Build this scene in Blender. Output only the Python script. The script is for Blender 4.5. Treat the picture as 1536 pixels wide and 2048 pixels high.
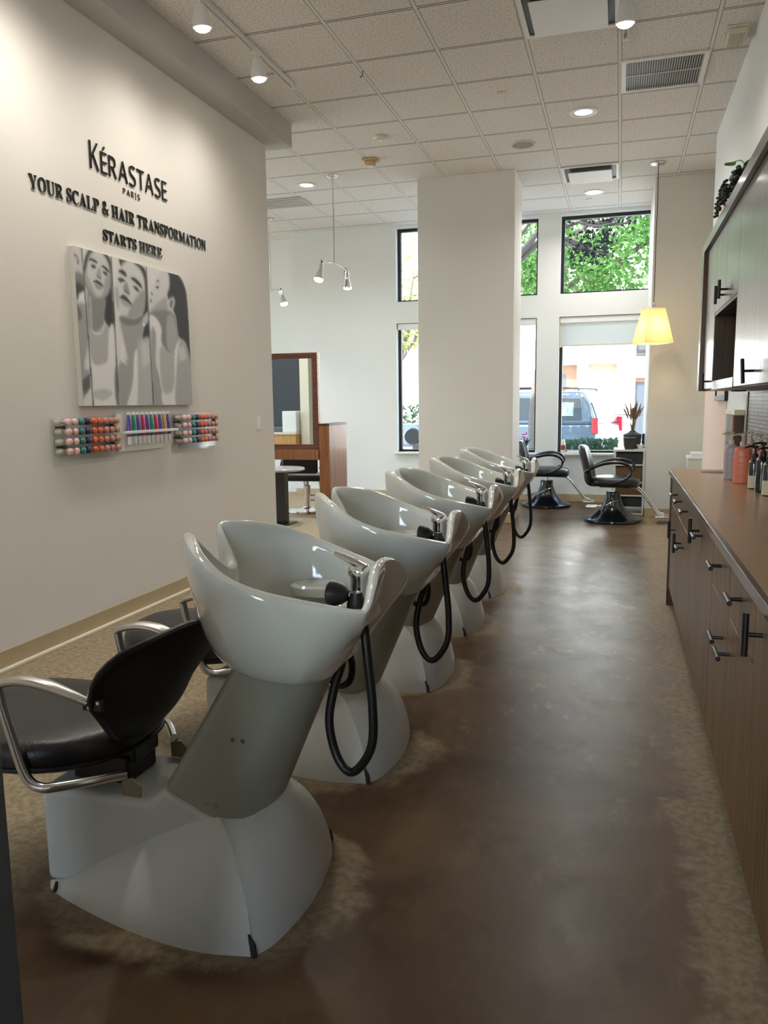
import bpy, bmesh, math, random
import numpy as np
from mathutils import Vector, Matrix
R = math.radians
PI = math.pi
S = bpy.context.scene
C = S.collection
for o in list(bpy.data.objects):
    bpy.data.objects.remove(o, do_unlink=True)

# ------------------------------------------------------------------ camera
cd = bpy.data.cameras.new('camera')
cam = bpy.data.objects.new('camera', cd)
C.objects.link(cam)
PITCH, YAW, ROLL = -0.138079928, 0.291995954, -0.0115559409
fw = Vector((-math.sin(YAW) * math.cos(PITCH), math.cos(YAW) * math.cos(PITCH), math.sin(PITCH)))
rt = Vector((math.cos(YAW), math.sin(YAW), 0))
up = rt.cross(fw)
rt2 = math.cos(ROLL) * rt + math.sin(ROLL) * up
up2 = -math.sin(ROLL) * rt + math.cos(ROLL) * up
m = Matrix((rt2, up2, -fw)).transposed().to_4x4()
m.translation = Vector((0, 0, 1.33))
cam.matrix_world = m
cd.sensor_fit = 'VERTICAL'
cd.sensor_height = 36.0
cd.sensor_width = 27.0
cd.lens = 1565.163 / 2048 * 36
cd.clip_start = 0.02
cd.clip_end = 300
S.camera = cam

# ------------------------------------------------------------------ world, sun, exposure
S.view_settings.view_transform = 'Standard'
S.view_settings.look = 'None'
S.view_settings.gamma = 1.0
S.view_settings.use_curve_mapping = False
S.view_settings.exposure = 0.48
w = bpy.data.worlds.new('sky')
S.world = w
w.use_nodes = True
nt = w.node_tree
bg = nt.nodes['Background']
sky = nt.nodes.new('ShaderNodeTexSky')
sky.sky_type = 'NISHITA'
sky.sun_disc = False
sky.sun_elevation = R(52)
sky.sun_rotation = R(160)
sky.air_density = 1.0
sky.dust_density = 1.5
nt.links.new(sky.outputs[0], bg.inputs[0])
bg.inputs[1].default_value = 1.25
sd = bpy.data.lights.new('sun', 'SUN')
sd.energy = 13.0
sd.angle = R(1)
sd.color = (1.0, 0.95, 0.86)
sun = bpy.data.objects.new('sun', sd)
C.objects.link(sun)
sun.rotation_euler = (R(40), 0, R(-22))
LAMP = 0.8      # one dial for all the lamps of the room

# ------------------------------------------------------------------ helpers
def link(o, parent=None):
    C.objects.link(o)
    if parent is not None:
        o.parent = parent
    return o

def obj(name, bm, mat, parent=None, angle=35, bevel=0, seg=2, sub=0, flat=False):
    me = bpy.data.meshes.new(name)
    if isinstance(bm, bmesh.types.BMesh):
        bmesh.ops.recalc_face_normals(bm, faces=bm.faces)
        bm.to_mesh(me)
        bm.free()
    else:
        me.from_pydata(bm[0], [], bm[1])
    me.materials.append(mat)
    if not flat:
        me.polygons.foreach_set('use_smooth', [True] * len(me.polygons))
        if angle < 180:
            me.set_sharp_from_angle(angle=R(angle))
    o = bpy.data.objects.new(name, me)
    if bevel:
        b = o.modifiers.new('bevel', 'BEVEL')
        b.width = bevel
        b.segments = seg
        b.limit_method = 'ANGLE'
        b.angle_limit = R(40)
        b.harden_normals = False
    if sub:
        s = o.modifiers.new('sub', 'SUBSURF')
        s.levels = s.render_levels = sub
    return link(o, parent)

def tag(o, label, cat, group=None, kind=None):
    o['label'] = label
    o['category'] = cat
    if group:
        o['group'] = group
    if kind:
        o['kind'] = kind
    return o

def thing(name, label, cat, loc=(0, 0, 0), rz=0.0, group=None, kind=None):
    o = bpy.data.objects.new(name, None)
    o.empty_display_size = 0.05
    link(o)
    o.location = loc
    o.rotation_euler = (0, 0, rz)
    return tag(o, label, cat, group, kind)

def struct(name, bm, mat, parent=None, label=None, **k):
    o = obj(name, bm, mat, parent, **k)
    if parent is None:
        o['kind'] = 'structure'
        if label:
            o['label'] = label
            o['category'] = 'room'
    return o

def dup(root, loc, label=None, rz=None):
    def cp(o, parent):
        c = o.copy()
        C.objects.link(c)
        if parent is not None:
            c.parent = parent
        for ch in o.children:
            cp(ch, c)
        return c
    r = cp(root, None)
    r.location = loc
    if rz is not None:
        r.rotation_euler = (0, 0, rz)
    if label:
        r['label'] = label
    return r

def B():
    return bmesh.new()

def box(bm, x0, x1, y0, y1, z0, z1):
    v = [bm.verts.new((x, y, z)) for x in (x0, x1) for y in (y0, y1) for z in (z0, z1)]
    for f in ((0, 1, 3, 2), (4, 6, 7, 5), (0, 4, 5, 1), (2, 3, 7, 6), (0, 2, 6, 4), (1, 5, 7, 3)):
        bm.faces.new([v[i] for i in f])
    return bm

def mbox(*a):
    bm = B()
    for i in range(0, len(a), 6):
        box(bm, *a[i:i + 6])
    return bm

def loft(bm, rings, close_u=True, cap=True, close_v=False):
    vs = [[bm.verts.new(p) for p in r] for r in rings]
    n = len(vs[0])
    m_ = len(vs)
    for i in range(m_ if close_v else m_ - 1):
        a, b = vs[i], vs[(i + 1) % m_]
        for j in range(n if close_u else n - 1):
            k = (j + 1) % n
            try:
                bm.faces.new((a[j], a[k], b[k], b[j]))
            except ValueError:
                pass
    if cap and close_u and not close_v:
        for r in (vs[0], vs[-1]):
            try:
                bm.faces.new(r)
            except ValueError:
                pass
    return bm

def smooth_path(pts, n=6):
    P = [Vector(p) for p in pts]
    out = []
    for i in range(len(P) - 1):
        p0 = P[i - 1] if i > 0 else P[i] * 2 - P[i + 1]
        p1, p2 = P[i], P[i + 1]
        p3 = P[i + 2] if i + 2 < len(P) else P[i + 1] * 2 - P[i]
        for k in range(n):
            t = k / n
            out.append(0.5 * ((2 * p1) + (p2 - p0) * t + (2 * p0 - 5 * p1 + 4 * p2 - p3) * t * t + (3 * p1 - p0 - 3 * p2 + p3) * t ** 3))
    out.append(P[-1])
    return out

def tube(bm, pts, r, n=10, smooth=0, flat=1.0, upv=(0, 0, 1)):
    """r: number or per-point list; flat scales the second axis"""
    P = smooth_path(pts, smooth) if smooth else [Vector(p) for p in pts]
    if isinstance(r, (list, tuple)):
        rr = [float(np.interp(i / (len(P) - 1), np.linspace(0, 1, len(r)), r)) for i in range(len(P))]
    else:
        rr = [r] * len(P)
    rings = []
    ref = Vector(upv)
    prev = None
    for i, p in enumerate(P):
        t = (P[min(i + 1, len(P) - 1)] - P[max(i - 1, 0)]).normalized()
        if prev is None:
            u = t.cross(ref)
            if u.length < 1e-4:
                u = t.cross(Vector((1, 0, 0)))
            u.normalize()
        else:
            u = prev - t * prev.dot(t)
            u.normalize()
        prev = u
        v = t.cross(u)
        rings.append([p + (u * math.cos(a) + v * math.sin(a) * flat) * rr[i] for a in (2 * PI * k / n for k in range(n))])
    return loft(bm, rings)

def lathe(bm, prof, n=28, c=(0, 0, 0), axis='z', sx=1, sy=1):
    rings = []
    for r, h in prof:
        ring = []
        for k in range(n):
            a = 2 * PI * k / n
            x, y = max(r, 1e-4) * math.cos(a) * sx, max(r, 1e-4) * math.sin(a) * sy
            p = {'z': (x, y, h), 'x': (h, x, y), 'y': (x, h, y)}[axis]
            ring.append((p[0] + c[0], p[1] + c[1], p[2] + c[2]))
        rings.append(ring)
    return loft(bm, rings)

def prism(bm, poly, axis, a, b):
    """poly in the two other axes (x,z for 'y'; y,z for 'x'; x,y for 'z')"""
    def P(q, h):
        return {'y': (q[0], h, q[1]), 'x': (h, q[0], q[1]), 'z': (q[0], q[1], h)}[axis]
    va = [bm.verts.new(P(q, a)) for q in poly]
    vb = [bm.verts.new(P(q, b)) for q in poly]
    bm.faces.new(va)
    bm.faces.new(vb[::-1])
    n = len(poly)
    for i in range(n):
        j = (i + 1) % n
        bm.faces.new((va[i], va[j], vb[j], vb[i]))
    return bm

def ball(bm, c, r, sx=1, sy=1, sz=1, n=14, m_=8):
    return loft(bm, [[(c[0] + r * sx * math.sin(t) * math.cos(a), c[1] + r * sy * math.sin(t) * math.sin(a), c[2] + r * sz * math.cos(t))
                      for a in (2 * PI * k / n for k in range(n))] for t in (max(0.02, min(PI - 0.02, PI * i / m_)) for i in range(m_ + 1))])

def bez(p0, p1, p2, p3, t):
    return tuple((1 - t) ** 3 * a + 3 * (1 - t) ** 2 * t * b + 3 * (1 - t) * t * t * c + t ** 3 * d for a, b, c, d in zip(p0, p1, p2, p3))

def lerp(a, b, t):
    return tuple(x + (y - x) * t for x, y in zip(a, b))

# ------------------------------------------------------------------ materials
def srgb(r, g, b):
    return tuple(((c / 255) / 12.92 if c <= 10 else (((c / 255) + 0.055) / 1.055) ** 2.4) for c in (r, g, b)) + (1,)

def mat(name, col, rough=0.5, metal=0.0, spec=0.5, coat=0.0, trans=0.0, noise=0.0, nscale=8.0, bump=0.0, bscale=60.0, sheen=0.0):
    m_ = bpy.data.materials.new(name)
    m_.use_nodes = True
    n = m_.node_tree.nodes
    l = m_.node_tree.links
    p = n['Principled BSDF']
    p.inputs['Base Color'].default_value = col
    p.inputs['Roughness'].default_value = rough
    p.inputs['Metallic'].default_value = metal
    p.inputs['Specular IOR Level'].default_value = spec
    p.inputs['Coat Weight'].default_value = coat
    p.inputs['Coat Roughness'].default_value = 0.06
    tc = n.new('ShaderNodeTexCoord')
    if noise:
        t = n.new('ShaderNodeTexNoise')
        t.inputs['Scale'].default_value = nscale
        t.inputs['Detail'].default_value = 6
        l.new(tc.outputs['Object'], t.inputs['Vector'])
        mx = n.new('ShaderNodeMix')
        mx.data_type = 'RGBA'
        mx.inputs[6].default_value = tuple(c * (1 - noise) for c in col[:3]) + (1,)
        mx.inputs[7].default_value = tuple(min(1, c * (1 + noise)) for c in col[:3]) + (1,)
        l.new(t.outputs['Fac'], mx.inputs[0])
        l.new(mx.outputs[2], p.inputs['Base Color'])
    if bump:
        t2 = n.new('ShaderNodeTexNoise')
        t2.inputs['Scale'].default_value = bscale
        l.new(tc.outputs['Object'], t2.inputs['Vector'])
        bu = n.new('ShaderNodeBump')
        bu.inputs['Strength'].default_value = bump
        bu.inputs['Distance'].default_value = 0.01
        l.new(t2.outputs['Fac'], bu.inputs['Height'])
        l.new(bu.outputs[0], p.inputs['Normal'])
    return m_

def emit(name, col, st):
    m_ = bpy.data.materials.new(name)
    m_.use_nodes = True
    p = m_.node_tree.nodes['Principled BSDF']
    p.inputs['Base Color'].default_value = col
    p.inputs['Emission Color'].default_value = col
    p.inputs['Emission Strength'].default_value = st
    return m_

def glass(name, tint=(1, 1, 1, 1), gloss=0.08, rough=0.0):
    m_ = bpy.data.materials.new(name)
    m_.use_nodes = True
    n = m_.node_tree.nodes
    l = m_.node_tree.links
    n.remove(n['Principled BSDF'])
    tr = n.new('ShaderNodeBsdfTransparent')
    tr.inputs[0].default_value = tint
    gl = n.new('ShaderNodeBsdfGlossy')
    gl.inputs['Roughness'].default_value = rough
    mx = n.new('ShaderNodeMixShader')
    lw = n.new('ShaderNodeLayerWeight')
    lw.inputs[0].default_value = 0.5
    pw = n.new('ShaderNodeMath')
    pw.operation = 'POWER'
    pw.inputs[1].default_value = 3.0
    l.new(lw.outputs['Facing'], pw.inputs[0])
    ma = n.new('ShaderNodeMath')
    ma.operation = 'MULTIPLY_ADD'
    ma.inputs[1].default_value = gloss * 3
    ma.inputs[2].default_value = gloss * 0.6
    l.new(pw.outputs[0], ma.inputs[0])
    l.new(ma.outputs[0], mx.inputs[0])
    l.new(tr.outputs[0], mx.inputs[1])
    l.new(gl.outputs[0], mx.inputs[2])
    l.new(mx.outputs[0], n['Material Output'].inputs[0])
    return m_

def translucent(name, col, tcol, fac=0.5):
    m_ = bpy.data.materials.new(name)
    m_.use_nodes = True
    n = m_.node_tree.nodes
    l = m_.node_tree.links
    n.remove(n['Principled BSDF'])
    d = n.new('ShaderNodeBsdfDiffuse')
    d.inputs[0].default_value = col
    t = n.new('ShaderNodeBsdfTranslucent')
    t.inputs[0].default_value = tcol
    mx = n.new('ShaderNodeMixShader')
    mx.inputs[0].default_value = fac
    l.new(d.outputs[0], mx.inputs[1])
    l.new(t.outputs[0], mx.inputs[2])
    l.new(mx.outputs[0], n['Material Output'].inputs[0])
    return m_

def wood(name, c1, c2, rough=0.35, coat=0.0, axis='z', scale=1.0, bump=0.06):
    m_ = bpy.data.materials.new(name)
    m_.use_nodes = True
    n = m_.node_tree.nodes
    l = m_.node_tree.links
    p = n['Principled BSDF']
    tc = n.new('ShaderNodeTexCoord')
    mp = n.new('ShaderNodeMapping')
    s = {'z': (28, 28, 1.1), 'x': (1.1, 28, 28), 'y': (28, 1.1, 28)}[axis]
    mp.inputs['Scale'].default_value = tuple(q * scale for q in s)
    l.new(tc.outputs['Object'], mp.inputs[0])
    t = n.new('ShaderNodeTexNoise')
    t.inputs['Scale'].default_value = 1.6
    t.inputs['Detail'].default_value = 7
    t.inputs['Distortion'].default_value = 0.5
    l.new(mp.outputs[0], t.inputs['Vector'])
    cr = n.new('ShaderNodeValToRGB')
    cr.color_ramp.elements[0].position = 0.32
    cr.color_ramp.elements[0].color = c1
    cr.color_ramp.elements[1].position = 0.70
    cr.color_ramp.elements[1].color = c2
    l.new(t.outputs['Fac'], cr.inputs[0])
    l.new(cr.outputs[0], p.inputs['Base Color'])
    p.inputs['Roughness'].default_value = rough
    p.inputs['Coat Weight'].default_value = coat
    p.inputs['Coat Roughness'].default_value = 0.12
    bu = n.new('ShaderNodeBump')
    bu.inputs['Strength'].default_value = bump
    bu.inputs['Distance'].default_value = 0.004
    l.new(t.outputs['Fac'], bu.inputs['Height'])
    l.new(bu.outputs[0], p.inputs['Normal'])
    return m_

M = {}
M['wall'] = mat('wall_paint', srgb(226, 222, 214), 0.75, spec=0.3, bump=0.06, bscale=90)
M['wall_cool'] = mat('wall_paint_white', srgb(226, 226, 222), 0.7, spec=0.3, bump=0.06, bscale=90)
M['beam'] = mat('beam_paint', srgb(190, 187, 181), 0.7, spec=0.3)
M['pink'] = mat('blush_paint', srgb(222, 190, 170), 0.75, spec=0.3)
M['dark_wall'] = mat('charcoal_paint', srgb(62, 66, 70), 0.7)
M['grey_wall'] = mat('grey_paint', srgb(88, 92, 97), 0.7)
M['base'] = mat('rubber_baseboard', srgb(186, 165, 130), 0.55, noise=0.08)
M['strip'] = mat('cream_strip', srgb(232, 222, 200), 0.5)
M['frame'] = mat('black_frame', srgb(22, 24, 27), 0.4)
M['pane'] = glass('window_glass', (0.97, 0.99, 0.98, 1), 0.015)
M['acrylic'] = glass('clear_acrylic', (0.985, 0.985, 0.98, 1), 0.06, 0.05)
M['blind'] = translucent('blind_fabric', srgb(222, 222, 218), srgb(222, 224, 220), 0.5)
M['white'] = mat('white_plastic', srgb(232, 230, 226), 0.4)
M['offwhite'] = mat('aged_plastic', srgb(214, 205, 186), 0.45)
M['yellowed'] = mat('yellowed_plastic', srgb(214, 186, 130), 0.5)
M['ceramic'] = mat('glazed_ceramic', srgb(218, 220, 213), 0.09, spec=0.55, coat=0.7)
M['pedestal'] = mat('painted_shell', srgb(206, 208, 205), 0.42, noise=0.10, nscale=5)
M['column'] = mat('column_enamel', srgb(160, 160, 146), 0.34, noise=0.03)
M['leather'] = mat('black_vinyl', srgb(27, 25, 26), 0.34, bump=0.10, bscale=160)
M['leather_back'] = mat('black_vinyl_dull', srgb(16, 15, 16), 0.55, bump=0.05, bscale=160)
M['chrome'] = mat('chrome', (0.82, 0.82, 0.83, 1), 0.09, metal=1)
M['alu'] = mat('worn_aluminium', (0.62, 0.60, 0.57, 1), 0.24, metal=1, noise=0.12, nscale=14)
M['steel'] = mat('dark_steel', srgb(72, 70, 66), 0.4, metal=0.7)
M['speaker'] = mat('speaker_mesh', srgb(150, 146, 140), 0.7)
M['rubber'] = mat('black_rubber', srgb(17, 17, 18), 0.42)
M['black'] = mat('black_metal', srgb(18, 18, 19), 0.36)
M['blackgloss'] = mat('black_gloss', srgb(20, 23, 27), 0.2, coat=0.4)
M['letter'] = mat('black_acrylic_letter', srgb(14, 15, 17), 0.12, coat=0.5)
M['walnut'] = wood('walnut_front', srgb(72, 50, 29), srgb(134, 100, 60), 0.42, 0.12)
M['walnut_gloss'] = wood('walnut_lacquer', srgb(72, 50, 36), srgb(112, 84, 62), 0.30, 0.28, bump=0.3)
M['walnut_dark'] = wood('walnut_inside', srgb(52, 34, 25), srgb(80, 52, 36), 0.4, 0.1)
M['walnut_x'] = wood('walnut_trim', srgb(60, 40, 30), srgb(96, 70, 52), 0.3, 0.4, axis='y')
M['cherry'] = wood('cherry_wood', srgb(118, 70, 36), srgb(162, 104, 60), 0.4, 0.2)
M['cherry_x'] = wood('cherry_wood_rail', srgb(80, 42, 27), srgb(122, 68, 44), 0.4, 0.2, axis='x')
M['counter'] = mat('tan_laminate', srgb(172, 138, 104), 0.26, noise=0.06, nscale=30, spec=0.5)
M['toe'] = mat('dark_kick', srgb(50, 44, 38), 0.6, noise=0.2)
M['mirror'] = mat('mirror_silver', (0.86, 0.87, 0.86, 1), 0.01, metal=1)
M['bulb'] = emit('warm_bulb', (1, 0.93, 0.80, 1), 14)
M['bulb_cool'] = emit('cool_bulb', (0.74, 0.92, 1.0, 1), 0.9)
M['bulb_far'] = emit('white_bulb', (1, 0.98, 0.93, 1), 16)
M['shade'] = translucent('lamp_shade_fabric', srgb(240, 230, 200), srgb(252, 236, 196), 0.5)
M['wicker'] = mat('wicker', srgb(120, 86, 54), 0.7, noise=0.35, nscale=50, bump=0.6, bscale=80)
M['dry'] = mat('dried_flower', srgb(132, 108, 84), 0.8, noise=0.3, nscale=30)
M['leafdark'] = mat('succulent', srgb(38, 52, 34), 0.5, noise=0.3, nscale=30)
M['leafbright'] = mat('bright_leaf', srgb(82, 150, 58), 0.45)
M['leaf'] = translucent('tree_leaf', srgb(86, 122, 70), srgb(122, 164, 92), 0.5)
M['leaf_y'] = translucent('tree_leaf_pale', srgb(140, 152, 90), srgb(196, 204, 130), 0.5)
M['leaf_d'] = translucent('tree_leaf_dark', srgb(52, 50, 54), srgb(72, 70, 66), 0.3)
M['bark'] = mat('bark', srgb(112, 102, 94), 0.9, noise=0.25, nscale=12)
M['hedge'] = translucent('hedge_leaf', srgb(60, 78, 62), srgb(90, 112, 80), 0.3)
M['asphalt'] = mat('asphalt', srgb(150, 148, 144), 0.9, noise=0.1)
M['walk'] = mat('sidewalk_concrete', srgb(205, 200, 190), 0.9, noise=0.06)
M['stucco'] = mat('white_stucco', srgb(240, 238, 232), 0.9)
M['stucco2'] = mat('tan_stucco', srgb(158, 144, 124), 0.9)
M['brick'] = mat('pale_brick', srgb(140, 104, 84), 0.9, noise=0.2, nscale=10)
M['darkdoor'] = mat('dark_door', srgb(60, 66, 76), 0.5)
M['carpaint'] = mat('silver_blue_paint', srgb(74, 88, 100), 0.28, metal=0.35, coat=0.8)
M['carglass'] = mat('car_glass', srgb(28, 36, 42), 0.08, coat=0.5)
M['see_through'] = mat('see_through_paint', srgb(128, 146, 134), 0.1)
M['taillight'] = mat('red_lens', srgb(166, 10, 24), 0.2, coat=0.6)
M['taillight_w'] = mat('clear_lens', srgb(232, 224, 224), 0.2)
M['tyre'] = mat('tyre', srgb(24, 24, 25), 0.8)
M['fence'] = mat('iron_fence', srgb(52, 56, 60), 0.5)
M['cream_metal'] = mat('cream_bracket', srgb(150, 134, 108), 0.4)
M['dust'] = mat('grey_scuff', srgb(120, 116, 110), 0.8)

def floor_mat():
    m_ = bpy.data.materials.new('stained_concrete')
    m_.use_nodes = True
    n = m_.node_tree.nodes
    l = m_.node_tree.links
    p = n['Principled BSDF']
    geo = n.new('ShaderNodeNewGeometry')
    sep = n.new('ShaderNodeSeparateXYZ')
    l.new(geo.outputs['Position'], sep.inputs[0])
    def N(scale, detail=6, dist=0.0, rough=0.6):
        t = n.new('ShaderNodeTexNoise')
        t.inputs['Scale'].default_value = scale
        t.inputs['Detail'].default_value = detail
        t.inputs['Distortion'].default_value = dist
        t.inputs['Roughness'].default_value = rough
        l.new(geo.outputs['Position'], t.inputs['Vector'])
        return t.outputs['Fac']
    def mth(op, a, b=None, c=None):
        q = n.new('ShaderNodeMath')
        q.operation = op
        for i, v in enumerate((a, b, c)):
            if v is None:
                continue
            if isinstance(v, (int, float)):
                q.inputs[i].default_value = v
            else:
                l.new(v, q.inputs[i])
        return q.outputs[0]
    def sm(v, a, b):
        q = n.new('ShaderNodeMapRange')
        q.interpolation_type = 'SMOOTHSTEP'
        q.inputs['From Min'].default_value = a
        q.inputs['From Max'].default_value = b
        l.new(v, q.inputs['Value'])
        return q.outputs[0]
    def mix(f, a, b):
        q = n.new('ShaderNodeMix')
        q.data_type = 'RGBA'
        for i, v in ((0, f), (6, a), (7, b)):
            if isinstance(v, tuple):
                q.inputs[i].default_value = v
            elif isinstance(v, (int, float)):
                q.inputs[i].default_value = v
            else:
                l.new(v, q.inputs[i])
        return q.outputs[2]
    big = N(0.9, 6, 0.6)
    med = N(4.5, 8, 0.4, 0.65)
    fine = N(38, 4)
    base = mix(sm(big, 0.35, 0.68), srgb(82, 60, 41), srgb(106, 85, 62))
    base = mix(mth('MULTIPLY', sm(med, 0.5, 0.75), 0.5), base, srgb(66, 48, 33))
    # worn, bare concrete: strip along the cabinets, under and behind the chairs, rings round the pedestals
    x, y = sep.outputs[0], sep.outputs[1]
    wob = mth('MULTIPLY', mth('SUBTRACT', med, 0.5), 0.36)
    wob = mth('ADD', wob, mth('MULTIPLY', mth('SUBTRACT', N(20, 4), 0.5), 0.08))
    cab = sm(mth('ADD', x, wob), 0.17, 0.28)
    left = mth('SUBTRACT', 1.0, sm(mth('ADD', x, wob), -1.75, -1.45))
    yy = mth('SUBTRACT', mth('FRACT', mth('ADD', mth('DIVIDE', mth('SUBTRACT', y, 1.83), 0.907), 0.5)), 0.5)
    dx = mth('DIVIDE', mth('ADD', x, 1.10), 0.50)
    dy = mth('DIVIDE', mth('MULTIPLY', yy, 0.907), 0.40)
    d = mth('SQRT', mth('ADD', mth('POWER', mth('ABSOLUTE', dx), 2.0), mth('POWER', mth('ABSOLUTE', dy), 2.0)))
    ring = mth('SUBTRACT', 1.0, sm(mth('ADD', d, mth('MULTIPLY', wob, 1.6)), 0.84, 1.0))
    inrow = mth('MULTIPLY', mth('GREATER_THAN', y, 1.38), mth('LESS_THAN', y, 5.9))
    ring = mth('MULTIPLY', ring, inrow)
    worn = mth('MAXIMUM', mth('MAXIMUM', cab, mth('MINIMUM', mth('MULTIPLY', left, 1.6), 1.6)), ring)
    wc = mix(sm(fine, 0.3, 0.7), srgb(146, 128, 100), srgb(186, 170, 140))
    spk = sm(N(60, 5, 0, 0.7), 0.60, 0.68)
    wc = mix(mth('MULTIPLY', spk, 0.6), wc, srgb(110, 88, 62))
    col = mix(mth('MULTIPLY', worn, 0.48), base, wc)
    # pale mottled scratches, stronger towards the far end
    sc = n.new('ShaderNodeTexNoise')
    mp = n.new('ShaderNodeMapping')
    mp.inputs['Scale'].default_value = (6, 3.0, 1)
    mp.inputs['Rotation'].default_value = (0, 0, 0.6)
    l.new(geo.outputs['Position'], mp.inputs[0])
    l.new(mp.outputs[0], sc.inputs['Vector'])
    sc.inputs['Scale'].default_value = 1.5
    sc.inputs['Detail'].default_value = 8
    sc.inputs['Roughness'].default_value = 0.75
    scr = mth('MULTIPLY', sm(sc.outputs['Fac'], 0.53, 0.72), 0.36)
    scr = mth('MULTIPLY', scr, mth('ADD', mth('MULTIPLY', sm(y, 1.9, 3.4), 0.75), 0.25))
    col = mix(scr, col, srgb(176, 156, 126))
    l.new(col, p.inputs['Base Color'])
    r = mth('ADD', mth('MULTIPLY', med, 0.26), 0.21)
    r = mth('ADD', r, mth('MULTIPLY', worn, 0.25))
    l.new(r, p.inputs['Roughness'])
    p.inputs['Specular IOR Level'].default_value = 0.26
    bu = n.new('ShaderNodeBump')
    bu.inputs['Strength'].default_value = 0.10
    bu.inputs['Distance'].default_value = 0.004
    l.new(med, bu.inputs['Height'])
    l.new(bu.outputs[0], p.inputs['Normal'])
    return m_

def ceiling_mat(px=0.601, ox=-0.071, py=0.611, oy=5.02):
    m_ = bpy.data.materials.new('ceiling_tiles')
    m_.use_nodes = True
    n = m_.node_tree.nodes
    l = m_.node_tree.links
    p = n['Principled BSDF']
    geo = n.new('ShaderNodeNewGeometry')
    sep = n.new('ShaderNodeSeparateXYZ')
    l.new(geo.outputs['Position'], sep.inputs[0])
    def mth(op, a, b=None):
        q = n.new('ShaderNodeMath')
        q.operation = op
        for i, v in enumerate((a, b)):
            if v is None:
                continue
            if isinstance(v, (int, float)):
                q.inputs[i].default_value = v
            else:
                l.new(v, q.inputs[i])
        return q.outputs[0]
    def dist(c, o, per):
        f = mth('FRACT', mth('ADD', mth('DIVIDE', mth('SUBTRACT', c, o), per), 0.5))
        return mth('MULTIPLY', mth('ABSOLUTE', mth('SUBTRACT', f, 0.5)), per)
    dx = dist(sep.outputs[0], ox, px)
    dy = dist(sep.outputs[1], oy, py)
    dmin = mth('MINIMUM', dx, dy)
    bar = mth('LESS_THAN', mth('MINIMUM', dx, mth('ADD', dy, 0.005)), 0.011)
    gap = mth('MULTIPLY', mth('LESS_THAN', dmin, 0.0145), mth('SUBTRACT', 1.0, bar))  # thin shadow line painted dark beside the grid bars
    t = n.new('ShaderNodeTexNoise')
    t.inputs['Scale'].default_value = 70
    t.inputs['Detail'].default_value = 5
    t.inputs['Roughness'].default_value = 0.7
    l.new(geo.outputs['Position'], t.inputs['Vector'])
    t3 = n.new('ShaderNodeTexNoise')
    t3.inputs['Scale'].default_value = 0.8
    l.new(geo.outputs['Position'], t3.inputs['Vector'])
    cr = n.new('ShaderNodeValToRGB')
    cr.color_ramp.elements[0].position = 0.36
    cr.color_ramp.elements[0].color = srgb(196, 190, 182)
    cr.color_ramp.elements[1].position = 0.56
    cr.color_ramp.elements[1].color = srgb(236, 231, 224)
    l.new(t.outputs['Fac'], cr.inputs[0])
    def mix(f, a, b):
        q = n.new('ShaderNodeMix')
        q.data_type = 'RGBA'
        l.new(f, q.inputs[0])
        for i, v in ((6, a), (7, b)):
            if isinstance(v, tuple):
                q.inputs[i].default_value = v
            else:
                l.new(v, q.inputs[i])
        return q.outputs[2]
    col = mix(bar, cr.outputs[0], srgb(228, 225, 218))
    col = mix(gap, col, srgb(92, 86, 78))
    l.new(col, p.inputs['Base Color'])
    p.inputs['Roughness'].default_value = 0.85
    p.inputs['Specular IOR Level'].default_value = 0.2
    bu = n.new('ShaderNodeBump')
    bu.inputs['Strength'].default_value = 0.5
    bu.inputs['Distance'].default_value = 0.004
    l.new(mth('ADD', t.outputs['Fac'], mth('MULTIPLY', bar, 1.5)), bu.inputs['Height'])
    l.new(bu.outputs[0], p.inputs['Normal'])
    return m_

def mosaic_mat():
    m_ = bpy.data.materials.new('metallic_mosaic')
    m_.use_nodes = True
    n = m_.node_tree.nodes
    l = m_.node_tree.links
    p = n['Principled BSDF']
    tc = n.new('ShaderNodeTexCoord')
    mp = n.new('ShaderNodeMapping')
    mp.inputs['Rotation'].default_value = (0, R(-90), R(-90))
    l.new(tc.outputs['Object'], mp.inputs[0])
    br = n.new('ShaderNodeTexBrick')
    br.inputs['Scale'].default_value = 1
    br.inputs['Brick Width'].default_value = 0.05
    br.inputs['Row Height'].default_value = 0.022
    br.inputs['Mortar Size'].default_value = 0.0035
    br.inputs['Color1'].default_value = srgb(190, 170, 150)
    br.inputs['Color2'].default_value = srgb(150, 118, 92)
    br.inputs['Mortar'].default_value = srgb(58, 50, 44)
    sx = n.new('ShaderNodeSeparateXYZ')
    l.new(tc.outputs['Object'], sx.inputs[0])
    cx = n.new('ShaderNodeCombineXYZ')
    l.new(sx.outputs[1], cx.inputs[0])
    l.new(sx.outputs[2], cx.inputs[1])
    l.new(cx.outputs[0], br.inputs['Vector'])
    l.new(br.outputs['Color'], p.inputs['Base Color'])
    p.inputs['Metallic'].default_value = 0.25
    p.inputs['Roughness'].default_value = 0.3
    bu = n.new('ShaderNodeBump')
    bu.inputs['Strength'].default_value = 0.8
    bu.inputs['Distance'].default_value = 0.004
    bu.invert = True
    l.new(br.outputs['Fac'], bu.inputs['Height'])
    l.new(bu.outputs[0], p.inputs['Normal'])
    return m_

M['floor'] = floor_mat()
M['ceiling'] = ceiling_mat()
M['mosaic'] = mosaic_mat()

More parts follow.
